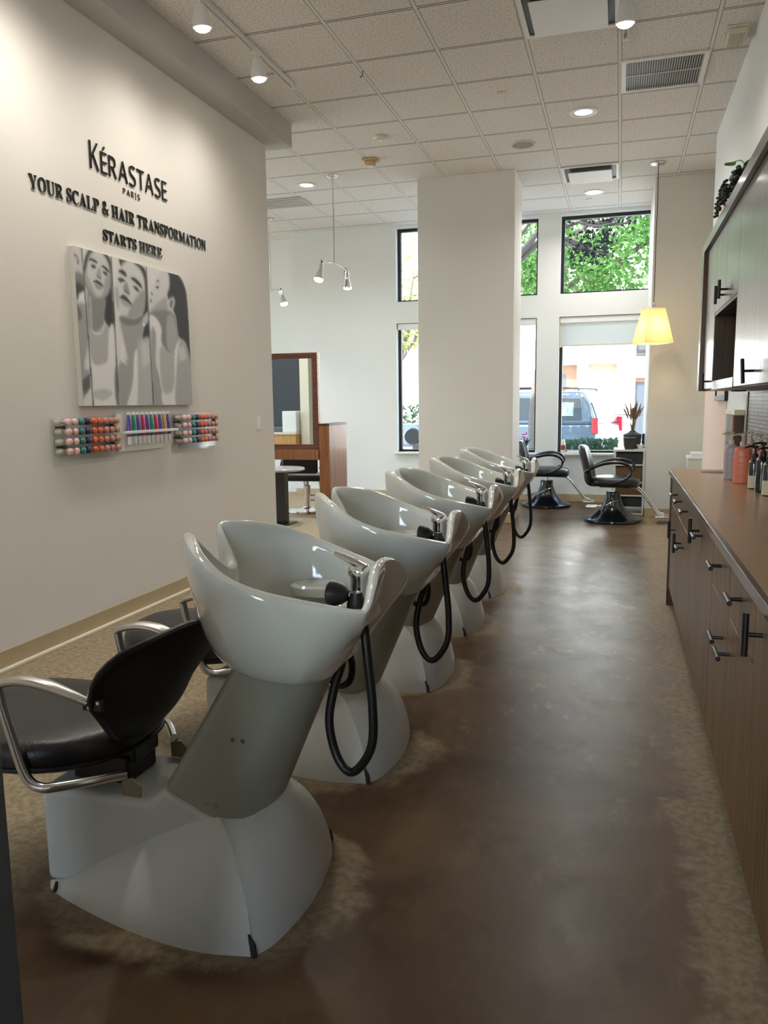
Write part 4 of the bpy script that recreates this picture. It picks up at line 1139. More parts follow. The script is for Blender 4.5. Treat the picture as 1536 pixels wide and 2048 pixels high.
# ------------------------------------------------------------------ product racks on the left wall
CAPS = [('clear', srgb(176, 170, 158)), ('pale pink', srgb(226, 186, 180)), ('pale pink', srgb(226, 186, 180)), ('teal', srgb(58, 130, 124)), ('navy', srgb(50, 52, 92)),
        ('orange', srgb(214, 104, 66)), ('orange', srgb(214, 104, 66)), ('dusty rose', srgb(190, 132, 118)), ('dusty rose', srgb(190, 132, 118)), ('tan', srgb(196, 152, 116))]
CAPM = {}
for nm, c in CAPS:
    if nm not in CAPM:
        CAPM[nm] = mat('cap_' + nm.replace(' ', '_'), c, 0.35)
ORD = ['first', 'second', 'third', 'fourth', 'fifth', 'sixth', 'seventh', 'eighth', 'ninth', 'last']
ROW = ['top', 'second', 'third', 'bottom']
def rack(label, short, y0, y1, ys):
    t = thing('acrylic_rack', label, 'rack', (-2.98, 0, 0), group='clear acrylic vial racks')
    obj('back_sheet', mbox(0.003, 0.007, y0, y1, 1.0, 1.275), M['acrylic'], t, flat=True)
    obj('front_sheet', mbox(0.046, 0.049, y0 + 0.02, y1 + 0.0, 1.03, 1.268), M['acrylic'], t, flat=True)
    for z in (1.219, 1.11):
        for y in (y0 + 0.05, y1 - 0.07):
            obj('standoff_bolt', lathe(B(), [(0.001, 0.0), (0.006, 0.0), (0.006, 0.05), (0.011, 0.05), (0.011, 0.06), (0.001, 0.061)], 12, (0, y, z), 'x'), M['steel'], t)
    for r, z in enumerate((1.246, 1.192, 1.138, 1.083)):
        obj('shelf_strip', mbox(0.008, 0.045, y0 + 0.01, y1 - 0.005, z - 0.023, z - 0.020), M['acrylic'], t, flat=True)
        for k in range(10):
            y = ys[0] + (ys[1] - ys[0]) * k / 9
            nm = CAPS[k][0]
            bm = lathe(B(), [(0.001, 0.010), (0.010, 0.010), (0.011, 0.02), (0.011, 0.034), (0.0195, 0.036), (0.0205, 0.050), (0.018, 0.060), (0.012, 0.064), (0.001, 0.065)], 14, (-2.98, y, z), 'x')
            if k == 0:
                bm.free()
                bm = lathe(B(), [(0.001, 0.010), (0.015, 0.010), (0.016, 0.014), (0.016, 0.044), (0.013, 0.047), (0.001, 0.047)], 14, (-2.98, y, z), 'x')
            o = obj('vial', bm, CAPM[nm], angle=50)
            tag(o, '%s-capped vial, %s in the %s row of %s' % (nm, ORD[k], ROW[r], short), 'vial', 'small capped vials in the acrylic racks')
    return t
rack('clear acrylic rack of small capped vials, the one nearer the camera', 'the rack nearer the camera', 3.59, 4.15, (3.628, 4.125))
rack('clear acrylic rack of small capped vials, the one nearer the light switch', 'the rack nearer the switch', 4.79, 5.39, (4.852, 5.352))
t = thing('tube_display', 'white display board with a crossbar holding coloured tubes', 'display', (-2.98, 0, 0))
obj('board', mbox(0.001, 0.022, 4.17, 4.67, 1.05, 1.288), M['white'], t, bevel=0.002)
obj('crossbar', mbox(0.062, 0.078, 4.19, 4.775, 1.160, 1.178), M['white'], t, bevel=0.002)
for y in (4.2, 4.6300):
    obj('bracket', mbox(0.02, 0.064, y, y + 0.007, 1.162, 1.176), M['white'], t)
TC = [('violet', srgb(92, 70, 150)), ('green', srgb(38, 128, 84)), ('violet', 0), ('crimson', srgb(176, 44, 84)), ('violet', 0), ('green', 0), ('crimson', 0), ('violet', 0), ('ochre', srgb(176, 146, 36)), ('violet', 0)]
TM = {n: mat('tube_' + n, c, 0.3, coat=0.3) for n, c in TC if c}
for k in range(10):
    y = 4.262 + k * 0.0495
    t = thing('product_tube', '%s squeeze tube with white cap, %s from left on the display board' % (TC[k][0], ORD[k]), 'tube', (-2.98, y, 0), group='coloured tubes on the display board')
    def ell(hx, hy, z):
        return [(0.042 + hx * math.cos(q), hy * math.sin(q), z) for q in (2 * PI * i / 16 for i in range(16))]
    obj('tube_body', loft(B(), [ell(0.017, 0.018, 1.142), ell(0.018, 0.019, 1.16), ell(0.014, 0.020, 1.22), ell(0.004, 0.021, 1.268), ell(0.003, 0.021, 1.276)]), TM[TC[k][0]], t, angle=60)
    obj('crimp', loft(B(), [ell(0.003, 0.0205, 1.276), ell(0.003, 0.020, 1.285), ell(0.003, 0.012, 1.294)]), M['white'], t, angle=60)
    obj('cap', loft(B(), [ell(0.0165, 0.0165, 1.092), ell(0.017, 0.017, 1.10), ell(0.017, 0.017, 1.141)]), M['white'], t, angle=60)
t = thing('light_switch', 'white light switch plate near the end of the left wall', 'switch', (-2.98, 6.188, 1.176))
obj('plate', mbox(0.0005, 0.006, -0.035, 0.035, -0.06, 0.06), M['white'], t, bevel=0.002)
obj('toggle', mbox(0.006, 0.016, -0.006, 0.006, -0.01, 0.014), M['white'], t, bevel=0.002)

# ------------------------------------------------------------------ shampoo units (backwash chairs)
def rim_half():
    """near half of the basin rim, neck notch to the top of the back shield; local y negative = near side"""
    a = [(-0.998, 0.0, 0.905), (-1.002, -0.03, 0.913), (-1.028, -0.060, 0.952), (-1.062, -0.085, 1.003), (-1.043, -0.116, 1.008), (-0.998, -0.180, 1.000),
         (-0.951, -0.232, 0.986), (-0.897, -0.270, 0.9625), (-0.845, -0.288, 0.941), (-0.796, -0.291, 0.924), (-0.75, -0.284, 0.91),
         (-0.707, -0.270, 0.899), (-0.666, -0.256, 0.890), (-0.632, -0.242, 0.882), (-0.599, -0.226, 0.874), (-0.568, -0.210, 0.866), (-0.535, -0.192, 0.858)]
    b = [(-0.535, -0.192, 0.858), (-0.531, -0.165, 0.873), (-0.533, -0.120, 0.908), (-0.539, -0.062, 0.936), (-0.542, 0.0, 0.944)]
    A = [tuple(p) for p in smooth_path(a, 3)]
    Bb = [tuple(p) for p in smooth_path(b, 3)]
    return A, Bb

def basin_mesh():
    A, Bk = rim_half()
    nA = len(A)
    half = A + Bk[1:]
    cols = []
    def column(i):
        p = half[i]
        corner = nA - 1
        # bottom loop round the column head
        ang = math.atan2(p[1] / 0.9, p[0] + 0.80)
        bz = lambda x: 0.662 + (-0.80 - x) * 0.16
        bx, by = -0.815 + 0.160 * math.cos(ang), 0.165 * math.sin(ang)
        bot = (bx, by, bz(bx))
        # inner rim
        cx, cy = -0.785, 0.0
        d = math.hypot(p[0] - cx, p[1] - cy)
        th = 0.036 if i > 9 else 0.030 + 0.012 * (1 - i / 9)
        inn = (cx + (p[0] - cx) * (1 - th / d), cy + (p[1] - cy) * (1 - th / d), p[2] - 0.004)
        lip = ((p[0] + inn[0]) / 2, (p[1] + inn[1]) / 2, p[2] + 0.007)
        dz = p[2] - bot[2]
        N = 14
        out = []
        std = [bez(p, (p[0] - 0.0 * (p[0] - bx), p[1], p[2] - 0.42 * dz), (bx + (p[0] - bx) * 0.62, by + (p[1] - by) * 0.62, bot[2] + 0.02), bot, (k + 0.0) / N) for k in range(N + 1)]
        K = (-0.622, 0.0, 0.722)
        if i >= corner:
            f = 1 - (i - corner) / (len(half) - 1 - corner)
            Kc = (K[0], -0.014 * f, K[2])
        else:
            Kc = (K[0], -0.014, K[2])
        endp = (-0.665, by, 0.664)
        shp = []
        for k in range(N + 1):
            t = k / N
            if t < 0.72:
                s = t / 0.72
                q = lerp(p, Kc, s)
                if i >= corner:
                    bul = math.sin(PI * s) * 0.022
                    fr = (1 - (i - corner) / (len(half) - 1 - corner))
                    q = (q[0] + 0.006 * math.sin(PI * s), q[1] - bul * fr, q[2])
                else:
                    q = (q[0], q[1] - math.sin(PI * s) * 0.024, q[2])
            else:
                q = lerp(Kc, (-0.66, by, 0.664), ((t - 0.72) / 0.28) ** 0.8)
            shp.append(q)
        if i >= corner:
            prof = shp
        else:
            wgt = max(0.0, 1 - (corner - i) / 11.0) ** 1.6
            prof = [lerp(a_, b_, wgt) for a_, b_ in zip(std, shp)]
        # inside
        fl = (-0.80 + 0.13 * math.cos(ang), 0.135 * math.sin(ang), 0.742 + 0.012 * math.cos(ang))
        dzi = inn[2] - fl[2]
        inside = [bez(inn, (inn[0], inn[1], inn[2] - 0.6 * dzi), (fl[0] + (inn[0] - fl[0]) * 0.75, fl[1] + (inn[1] - fl[1]) * 0.75, fl[2]), fl, k / 9) for k in range(10)]
        ctr = [lerp(fl, (-0.80, 0, 0.732), k / 3) for k in (1, 2)]
        return prof[::-1] + [lip] + inside + ctr
    for i in range(len(half)):
        cols.append(column(i))
    full = cols + [[(x, -y, z) for x, y, z in c] for c in cols[-2:0:-1]]
    bm = B()
    rings = list(map(list, zip(*full)))
    loft(bm, rings, cap=True)
    return bm

def make_unit():
    root = thing('shampoo_unit', 'white shampoo backwash unit nearest the camera, its black seat in full view', 'shampoo unit', (0, 1.83, 0), group='white shampoo backwash units in a row')
    # --- floor pedestal
    bm = B()
    fin_b = [(-1.505, -0.142), (-1.459, -0.18), (-1.267, -0.240), (-1.094, -0.275), (-0.949, -0.284), (-0.814, -0.262)]
    fin_t = [(-1.50, 0.006), (-1.43, 0.030), (-1.30, 0.108), (-1.17, 0.183), (-1.06, 0.240), (-0.967, 0.276)]
    fb = [tuple(p) for p in smooth_path([(x, y, 0) for x, y in fin_b], 3)]
    ft = [tuple(p) for p in smooth_path([(x, -0.139, z) for x, z in fin_t], 3)]
    for s in (1, -1):
        rings = []
        for b_, t_ in zip(fb, ft):
            rings.append([(lambda q: (q[0], q[1] * s, q[2]))(bez(b_, (b_[0] * 0.96 + t_[0] * 0.04, b_[1], t_[2] * 0.40), (b_[0] * 0.5 + t_[0] * 0.5, t_[1] * 0.55 + b_[1] * 0.45, t_[2] * 0.97), t_, k / 10)) for k in range(11)])
        loft(bm, rings, close_u=False, cap=False)
    dome_b = [(-0.814, -0.262), (-0.783, -0.20), (-0.764, -0.10), (-0.757, 0.0), (-0.764, 0.10), (-0.783, 0.20), (-0.814, 0.262)]
    dome_t = [(-0.967, -0.139, 0.276), (-0.90, -0.125, 0.270), (-0.868, -0.07, 0.280), (-0.858, 0, 0.292), (-0.868, 0.07, 0.280), (-0.90, 0.125, 0.270), (-0.967, 0.139, 0.276)]
    db = [tuple(p) for p in smooth_path([(x, y, 0) for x, y in dome_b], 4)]
    dt = [tuple(p) for p in smooth_path(dome_t, 4)]
    rings = [[bez(b_, (b_[0], b_[1], t_[2] * 0.38), (b_[0] * 0.52 + t_[0] * 0.48, b_[1] * 0.58 + t_[1] * 0.42, t_[2] * 0.90), t_, k / 10) for k in range(11)] for b_, t_ in zip(db, dt)]
    loft(bm, rings, close_u=False, cap=False)
    # closing deck under the column
    loft(bm, [[dt[i], dt[-1 - i]] for i in range(len(dt) // 2 + 1)], close_u=False, cap=False)
    ped = obj('pedestal', bm, M['pedestal'], root, angle=42)
    for s in (1, -1):
        bm = B()
        tube(bm, [(-0.812, -0.2655 * s, 0.004), (-0.816, -0.264 * s, 0.03), (-0.828, -0.259 * s, 0.055)], [0.008, 0.008, 0.003], 8)
        obj('bolt_slot', bm, M['toe'], ped)
        bm = B()
        tube(bm, [(-1.458, -0.181 * s, 0.004), (-1.455, -0.174 * s, 0.03)], [0.007, 0.004], 8)
        obj('bolt_slot', bm, M['toe'], ped)
    # --- seat plinth
    bm = prism(B(), [(-1.52, 0.0), (-1.52, 0.285), (-1.172, 0.285), (-1.126, 0.334), (-0.972, 0.269), (-0.90, 0.262), (-0.90, 0.0)], 'y', -0.139, 0.139)
    obj('plinth', bm, M['pedestal'], root, bevel=0.022, seg=4)
    # --- leaning column
    def col_ring(t):
        z_l = 0.334 + (0.735 - 0.334) * t
        z_s = 0.269 + (0.715 - 0.269) * t
        xl = -1.126 + (z_l - 0.334) * 0.607
        xs = -0.972 + (z_s - 0.269) * 0.436
        ring = []
        def at_(x):
            f = (x - xl) / (xs - xl)
            return z_l + (z_s - z_l) * min(f, 1.25)
        hw = 0.1405
        for k in range(13):
            a_ = -PI / 2 + PI * k / 12
            x = xs + 0.112 * math.cos(a_)
            ring.append((x, hw * math.sin(a_), at_(x)))
        r = 0.03
        for k in range(5):
            a_ = PI / 2 + (PI / 2) * k / 4
            x = xl + r + r * math.cos(a_)
            ring.append((x, hw - r + r * math.sin(a_), at_(x)))
        for k in range(5):
            a_ = PI + (PI / 2) * k / 4
            x = xl + r + r * math.cos(a_)
            ring.append((x, -hw + r + r * math.sin(a_), at_(x)))
        return ring
    bm = loft(B(), [col_ring(t) for t in (0, 0.25, 0.5, 0.75, 1)])
    colo = obj('column', bm, M['column'], root, angle=40)
    for s in (-1, 1):
        y0, y1 = sorted((s * 0.1385, s * 0.1440))
        obj('side_panel', prism(B(), [(-1.100, 0.326), (-0.974, 0.272), (-0.782, 0.712), (-0.868, 0.724)], 'y', y0, y1), M['column'], root, bevel=0.0015)
        for bx, bz_ in ((-0.912, 0.494), (-0.884, 0.493), (-0.994, 0.310), (-0.967, 0.310), (-0.801, 0.674)):
            obj('bolt', lathe(B(), [(0.001, 0.004), (0.004, 0.0035), (0.006, 0.0), (0.006, -0.002)], 10, (0, 0, 0), 'y', 1, 1), M['chrome'], root).location = (bx, s * 0.1440, bz_)
            root.children[-1].rotation_euler = (0, 0, 0 if s > 0 else PI)
        k_ = obj('lock_knob', lathe(B(), [(0.001, 0.022), (0.006, 0.022), (0.007, 0.019), (0.015, 0.019), (0.018, 0.015), (0.018, 0.0), (0.021, -0.002)], 20, (0, 0, 0), 'y'), M['alu'], root)
        k_.location = (-0.841, s * 0.1440, 0.683)
        k_.rotation_euler = (0, 0, 0 if s > 0 else PI)
    # --- basin
    bo = obj('basin', basin_mesh(), M['ceramic'], root, angle=70, sub=1)
    # inner moulded ledges and faucet deck
    bm = B()
    for cx, cy, rx, ry, z0, z1, e in ((-0.805, 0.188, 0.080, 0.060, 0.800, 0.830, 2.2), (-0.805, -0.188, 0.080, 0.060, 0.794, 0.828, 2.2), (-0.625, 0.0, 0.050, 0.125, 0.79, 0.838, 4.0)):
        rings = []
        for f, z in ((0.90, z0), (0.99, z0 + (z1 - z0) * 0.8), (0.95, z1 - 0.004), (0.85, z1), (0.70, z1), (0.60, z1 - 0.006), (0.2, z1 - 0.012)):
            ring = []
            for k in range(32):
                a_ = 2 * PI * k / 32
                c_, s_ = math.cos(a_), math.sin(a_)
                ring.append((cx + rx * f * math.copysign(abs(c_) ** (2 / e), c_), cy + ry * f * math.copysign(abs(s_) ** (2 / e), s_), z))
            rings.append(ring)
        loft(bm, rings)
    obj('inner_ledge', bm, M['ceramic'], bo, angle=60)
    obj('drain', lathe(B(), [(0.001, 0.748), (0.020, 0.748), (0.026, 0.744), (0.028, 0.738)], 20, (-0.83, 0, 0)), M['chrome'], bo)
    # --- faucet
    fx, fy = -0.612, -0.012
    fa = obj('faucet', lathe(B(), [(0.033, 0.836), (0.033, 0.850), (0.027, 0.855), (0.024, 0.864), (0.024, 0.900), (0.029, 0.908), (0.029, 0.922), (0.022, 0.932), (0.001, 0.933)], 24, (fx, fy, 0)), M['chrome'], root)
    bm = tube(B(), [(fx + 0.012, fy, 0.925), (fx - 0.012, fy - 0.004, 0.938), (fx - 0.035, fy - 0.01, 0.950), (fx - 0.060, fy - 0.016, 0.962)], [0.022, 0.020, 0.014, 0.008], 12, smooth=4, flat=0.55)
    obj('lever', bm, M['chrome'], fa)
    obj('spray_dock', lathe(B(), [(0.026, 0.836), (0.026, 0.848), (0.021, 0.852), (0.021, 0.886), (0.025, 0.890), (0.025, 0.908), (0.001, 0.910)], 22, (fx + 0.006, fy + 0.060, 0)), M['chrome'], fa)
    # spray head lying on its holder
    sp = obj('spray_head', loft(B(), [[(fx - 0.062 + h, fy - 0.058 + r * math.cos(q) + h * 0.18, 0.868 + r * math.sin(q) - h * 0.06) for q in (2 * PI * i / 20 for i in range(20))]
                                      for r, h in ((0.001, 0.0), (0.027, 0.0), (0.0305, 0.004), (0.030, 0.016), (0.024, 0.034), (0.014, 0.048), (0.011, 0.052), (0.001, 0.052))]), M['rubber'], fa)
    obj('spray_neck', tube(B(), [(fx - 0.014, fy - 0.049, 0.865), (fx + 0.006, fy - 0.044, 0.863)], 0.008, 12), M['chrome'], sp)
    obj('hose_grommet', lathe(B(), [(0.024, 0.836), (0.024, 0.846), (0.018, 0.858), (0.014, 0.874), (0.001, 0.876)], 18, (fx + 0.008, fy - 0.052, 0)), M['rubber'], fa)
    # --- hanging hose loop behind the basin
    obj('hose', tube(B(), [(-0.592, -0.045, 0.79), (-0.580, -0.055, 0.70), (-0.568, -0.058, 0.58), (-0.572, -0.058, 0.48), (-0.612, -0.05, 0.41), (-0.645, -0.045, 0.40), (-0.678, -0.035, 0.44),
                           (-0.695, -0.03, 0.52), (-0.685, -0.02, 0.60), (-0.665, -0.012, 0.67), (-0.66, 0.0, 0.72)], 0.0115, 12, smooth=6), M['rubber'], root)
    # --- second short hose under the basin, on the far side
    obj('supply_hose', tube(B(), [(-0.70, 0.12, 0.68), (-0.688, 0.135, 0.62), (-0.70, 0.145, 0.565), (-0.735, 0.145, 0.55), (-0.765, 0.138, 0.585), (-0.775, 0.125, 0.64), (-0.775, 0.11, 0.68)], 0.010, 10, smooth=5), M['rubber'], root)
    # --- seat cushion
    def seat_ring(f, z):
        ring = []
        for k in range(44):
            a_ = 2 * PI * k / 44
            c_, s_ = math.cos(a_), math.sin(a_)
            x = -1.575 + 0.315 * f * math.copysign(abs(c_) ** 0.72, c_)
            wd = 0.262 - 0.05 * max(0, (x + 1.55) / 0.3)
            y = wd * f * math.copysign(abs(s_) ** 0.78, s_)
            ring.append((x, y, z + 0.018 * ((x + 1.6) / 0.3) ** 2 * (1 if x < -1.6 else 0.3)))
        return ring
    se = obj('seat', loft(B(), [seat_ring(f, z) for f, z in ((0.55, 0.362), (0.93, 0.366), (0.99, 0.378), (1.0, 0.395), (1.0, 0.415), (0.985, 0.432), (0.94, 0.446), (0.86, 0.455), (0.6, 0.462), (0.2, 0.463))]), M['leather'], root, angle=70)
    obj('piping', tube(B(), [p for p in seat_ring(1.004, 0.385)] + [seat_ring(1.004, 0.385)[0]], 0.006, 8), M['leather_back'], se)
    obj('seat_mount', mbox(-1.46, -1.28, -0.07, 0.07, 0.286, 0.366), M['black'], root, bevel=0.006)
    for s in (-1, 1):
        obj('seat_bracket', prism(B(), [(-1.262, 0.286), (-1.262, 0.330), (-1.230, 0.338), (-1.205, 0.318), (-1.205, 0.286)], 'y', s * 0.122 - 0.003, s * 0.122 + 0.003), M['cream_metal'], root, bevel=0.001)
    # --- backrest: leaf-shaped shell, hollow to the sitter
    cz = [(-1.318, 0.392), (-1.252, 0.418), (-1.184, 0.487), (-1.140, 0.564), (-1.082, 0.641), (-1.040, 0.695), (-1.000, 0.742), (-0.972, 0.765)]
    ww = [0.045, 0.130, 0.215, 0.248, 0.236, 0.200, 0.155, 0.115]
    sp_ = smooth_path([(x, w_, z) for (x, z), w_ in zip(cz, ww)], 3)
    def shell(off):
        rows = []
        for i, p in enumerate(sp_):
            a_ = sp_[max(i - 1, 0)]
            b_ = sp_[min(i + 1, len(sp_) - 1)]
            tx, tz = b_.x - a_.x, b_.z - a_.z
            L = math.hypot(tx, tz)
            nx, nz = -tz / L, tx / L
            row = []
            for k in range(19):
                u = -1 + 2 * k / 18
                wd = p.y * u
                cv = 0.118 * (wd / 0.25) ** 2
                edge = (1 - abs(u) ** 6)
                o_ = off * (0.25 + 0.75 * edge) if off else 0
                e2 = 0.25 + 0.75 * math.sin(PI * min(1, max(0.0, (i + 0.6) / (len(sp_) + 0.2)))) ** 0.4
                o_ *= e2
                row.append((p.x + nx * (o_ + cv * 0.95), wd, p.z + nz * (o_ + cv * 1.15)))
            rows.append(row)
        return rows
    r0, r1 = shell(0), shell(0.045)
    bm = B()
    va = [[bm.verts.new(q) for q in r] for r in r0]
    vb = [[bm.verts.new(q) for q in r] for r in r1]
    for i in range(len(va) - 1):
        for j in range(18):
            bm.faces.new((va[i][j], va[i][j + 1], va[i + 1][j + 1], va[i + 1][j]))
            bm.faces.new((vb[i][j], vb[i + 1][j], vb[i + 1][j + 1], vb[i][j + 1]))
        for j in (0, 18):
            bm.faces.new((va[i][j], va[i + 1][j], vb[i + 1][j], vb[i][j]))
    for i in (0, len(va) - 1):
        for j in range(18):
            bm.faces.new((va[i][j], va[i][j + 1], vb[i][j + 1], vb[i][j]))
    br = obj('backrest', bm, M['leather_back'], root, angle=80)
    for s in (0, 18):
        obj('edge_seam', tube(B(), [lerp(a_[s], b_[s], 0.5) for a_, b_ in zip(r0, r1)], 0.0095, 8), M['leather'], br)
    obj('seat_hinge', mbox(-1.30, -1.262, -0.06, 0.06, 0.345, 0.40), M['black'], root, bevel=0.006)
    # --- armrests
    for s in (-1, 1):
        ar_ = obj('armrest', tube(B(), [(-1.262, s * 0.238, 0.592), (-1.305, s * 0.25, 0.612), (-1.37, s * 0.256, 0.634), (-1.44, s * 0.257, 0.640), (-1.50, s * 0.257, 0.628), (-1.528, s * 0.257, 0.612)],
                                  [0.016, 0.020, 0.024, 0.024, 0.022, 0.016], 14, smooth=5, flat=0.55), M['alu'], root)
        obj('arm_post', tube(B(), [(-1.526, s * 0.256, 0.616), (-1.515, s * 0.256, 0.56), (-1.497, s * 0.256, 0.50), (-1.468, s * 0.256, 0.405), (-1.445, s * 0.254, 0.362), (-1.415, s * 0.248, 0.348),
                                   (-1.375, s * 0.235, 0.350), (-1.31, s * 0.19, 0.352), (-1.25, s * 0.12, 0.345)], 0.0135, 12, smooth=5), M['alu'], ar_)
        obj('arm_bracket', mbox(-1.282, -1.222, s * 0.232 - 0.006, s * 0.232 + 0.006, 0.568, 0.602), M['steel'], ar_, bevel=0.004)
        for bx, bz_ in ((-1.235, 0.592), (-1.262, 0.577)):
            obj('arm_bolt', lathe(B(), [(0.001, 0.004), (0.004, 0.004), (0.005, 0.0)], 8, (bx, s * 0.239, bz_), 'y', 1, 1), M['chrome'], ar_)
    return root
unit = make_unit()
for k, lb in ((1, 'second white shampoo unit from the camera, its black hose hanging in a long loop'), (2, 'middle white shampoo unit of the row of five'),
              (3, 'fourth white shampoo unit from the camera'), (4, 'farthest white shampoo unit, the one nearest the window chairs')):
    dup(unit, (0, 1.83 + 0.907 * k, 0), lb)

# ------------------------------------------------------------------ cabinets along the right wall
FX = 0.335
def pull(parent, y, z, vertical, face=FX, L=0.105, tilt=0.0):
    x = face - 0.038
    bm = B()
    if vertical:
        tube(bm, [(x, y - tilt, z - L / 2), (x, y + tilt, z + L / 2)], 0.0075, 12)
    else:
        tube(bm, [(x, y - L / 2, z - tilt), (x, y + L / 2, z + tilt)], 0.0075, 12)
    tube(bm, [(x, y, z), (face + 0.001, y, z)], 0.0055, 10)
    return obj('handle', bm, M['black'], parent)
def base_cabinet(label, y0, y1, doors, drawers, z0=0.13):
    t = thing('base_cabinet', label, 'cabinet', (0, 0, 0), group='walnut base cabinets')
    obj('body', mbox(FX + 0.022, 0.775, y0 + 0.001, y1 - 0.001, 0.10, 0.848), M['walnut_dark'], t, flat=True)
    obj('toe_kick', mbox(0.40, 0.775, y0 + 0.001, y1 - 0.001, 0.0, 0.10), M['toe'], t, flat=True)
    zs = 0.678
    g = 0.0025
    for a, b, hy, vert in drawers:
        d = obj('drawer', mbox(FX, FX + 0.02, a + g, b - g, zs + g, 0.845), M['walnut'], t, bevel=0.0015)
        pull(d, hy, 0.786, vert)
    for a, b, hy, hz, vert in doors:
        top = zs - g if any(q[0] < (a + b) / 2 < q[1] for q in drawers) else 0.845
        d = obj('door', mbox(FX, FX + 0.02, a + g, b - g, z0, top), M['walnut'], t, bevel=0.0015)
        pull(d, hy, hz, vert)
    return t
base_cabinet('narrow end base cabinet with a drawer, farthest along the counter', 4.75, 5.30, [(4.75, 5.30, 4.86, 0.57, True)], [(4.75, 5.30, 4.79, False)])
base_cabinet('base cabinet with two drawers over two doors at the far part of the counter', 3.88, 4.75, [(4.31, 4.75, 4.40, 0.57, True), (3.88, 4.31, 4.25, 0.573, False)], [(4.31, 4.75, 4.47, False), (3.88, 4.31, 4.07, False)])
base_cabinet('base cabinet with two tall doors in the middle of the counter', 2.98, 3.88, [(3.43, 3.88, 3.49, 0.783, True), (2.98, 3.43, 3.36, 0.783, False)], [])
base_cabinet('base cabinet with two drawers over two doors nearer the camera', 2.06, 2.98, [(2.52, 2.98, 2.62, 0.577, False), (2.06, 2.52, 2.46, 0.573, False)], [(2.52, 2.98, 2.74, False), (2.06, 2.52, 2.28, False)])
base_cabinet('tall-door base cabinet cut by the right edge of the photo', 1.14, 2.06, [(1.60, 2.06, 1.95, 0.782, True), (1.14, 1.60, 1.25, 0.782, True)], [])
base_cabinet('base cabinet beside the camera', 0.22, 1.14, [(0.68, 1.14, 0.75, 0.782, True), (0.22, 0.68, 0.61, 0.782, True)], [])
tag(obj('end_panel', mbox(0.325, 0.775, 5.302, 5.345, 0.0, 0.848), M['walnut_dark'], bevel=0.002), 'dark upright end panel closing the far end of the counter', 'panel')
t = thing('countertop', 'long tan laminate countertop with a round waste hole at its far end', 'countertop', (0, 0, 0))
bm = B()
# slab with a round hole: ring of quads plus outer boxes
hx, hy, hr = 0.575, 5.20, 0.083
n = 40
circ = [(hx + hr * math.cos(2 * PI * k / n), hy + hr * math.sin(2 * PI * k / n)) for k in range(n)]
def sqp(a_, h):
    c_, s_ = math.cos(a_), math.sin(a_)
    q = h / max(abs(c_), abs(s_))
    return (hx + c_ * q, hy + s_ * q)
outr = [sqp(2 * PI * k / n, 0.12) for k in range(n)]
loft(bm, [[(x, y, 0.885) for x, y in circ], [(x, y, 0.885) for x, y in outr], [(x, y, 0.851) for x, y in outr], [(x, y, 0.851) for x, y in circ]], cap=False, close_v=True)
for a_ in ((0.335, hx - 0.12, 5.08, 5.32), (hx + 0.12, 0.779, 5.08, 5.32), (0.335, 0.779, 5.32, 5.405), (0.335, 0.779, 0.2, 5.08)):
    box(bm, a_[0], a_[1], a_[2], a_[3], 0.851, 0.885)
obj('slab', bm, M['counter'], t, flat=True)
obj('front_edge', mbox(0.318, 0.335, 0.2, 5.405, 0.851, 0.884), M['walnut_x'], t, bevel=0.0015)
obj('hole_liner', lathe(B(), [(hr, 0.886), (hr - 0.003, 0.886), (hr - 0.004, 0.856), (0.001, 0.853)], 36, (hx, hy, 0)), M['walnut_dark'], t)
# mosaic backsplash
t = thing('mosaic_backsplash', 'backsplash of small metallic mosaic tiles above the counter', 'backsplash', (0, 0, 0))
obj('tiles', mbox(0.768, 0.7795, 0.2, 5.38, 0.886, 1.378), M['mosaic'], t, flat=True)
obj('edge_trim', mbox(0.762, 0.7795, 5.38, 5.43, 0.886, 1.378), M['walnut_dark'], t)
# upper cabinets
UX = 0.485
def upper(label, y0, y1, doors, niche=None, z0=1.382, z1=2.265):
    t = thing('wall_cabinet', label, 'cabinet', (0, 0, 0), group='lacquered walnut wall cabinets')
    bm = B()
    box(bm, UX + 0.022, 0.779, y0, y1, z0, z0 + 0.018)
    box(bm, UX + 0.022, 0.779, y0, y1, z1 - 0.03, z1)
    box(bm, UX + 0.022, 0.779, y0, y0 + 0.018, z0 + 0.018, z1 - 0.03)
    box(bm, UX + 0.022, 0.779, y1 - 0.018, y1, z0 + 0.018, z1 - 0.03)
    box(bm, 0.765, 0.779, y0 + 0.018, y1 - 0.018, z0 + 0.018, z1 - 0.03)
    obj('body', bm, M['walnut_dark'], t, flat=True)
    if niche:
        a, b, zb, zt = niche
        bm = B()
        box(bm, UX + 0.001, 0.764, a - 0.016, a, zb, zt)
        box(bm, UX + 0.001, 0.764, b, b + 0.016, zb, zt)
        box(bm, UX + 0.001, 0.764, a - 0.016, b + 0.016, zt, zt + 0.016)
        box(bm, UX + 0.001, 0.764, a, b, zb - 0.004, zb + 0.014)
        obj('open_niche', bm, M['walnut_dark'], t, flat=True)
        obj('niche_lip', mbox(UX - 0.002, UX + 0.02, a, b, z0 + 0.002, zb + 0.016), M['walnut_gloss'], t, bevel=0.001)
    g = 0.002
    for a, b, lo, hi, hy_, hz, vert, tl in doors:
        d = obj('door', mbox(UX, UX + 0.02, a + g, b - g, lo, hi), M['walnut_gloss'], t, bevel=0.0012)
        if hy_:
            pull(d, hy_, hz, vert, UX, 0.09, tl)
    bm = mbox(UX - 0.022, UX + 0.02, y0, y1, z1 - 0.052, z1 + 0.004)
    obj('top_rail', bm, M['walnut_x'], t, bevel=0.002)
    return t
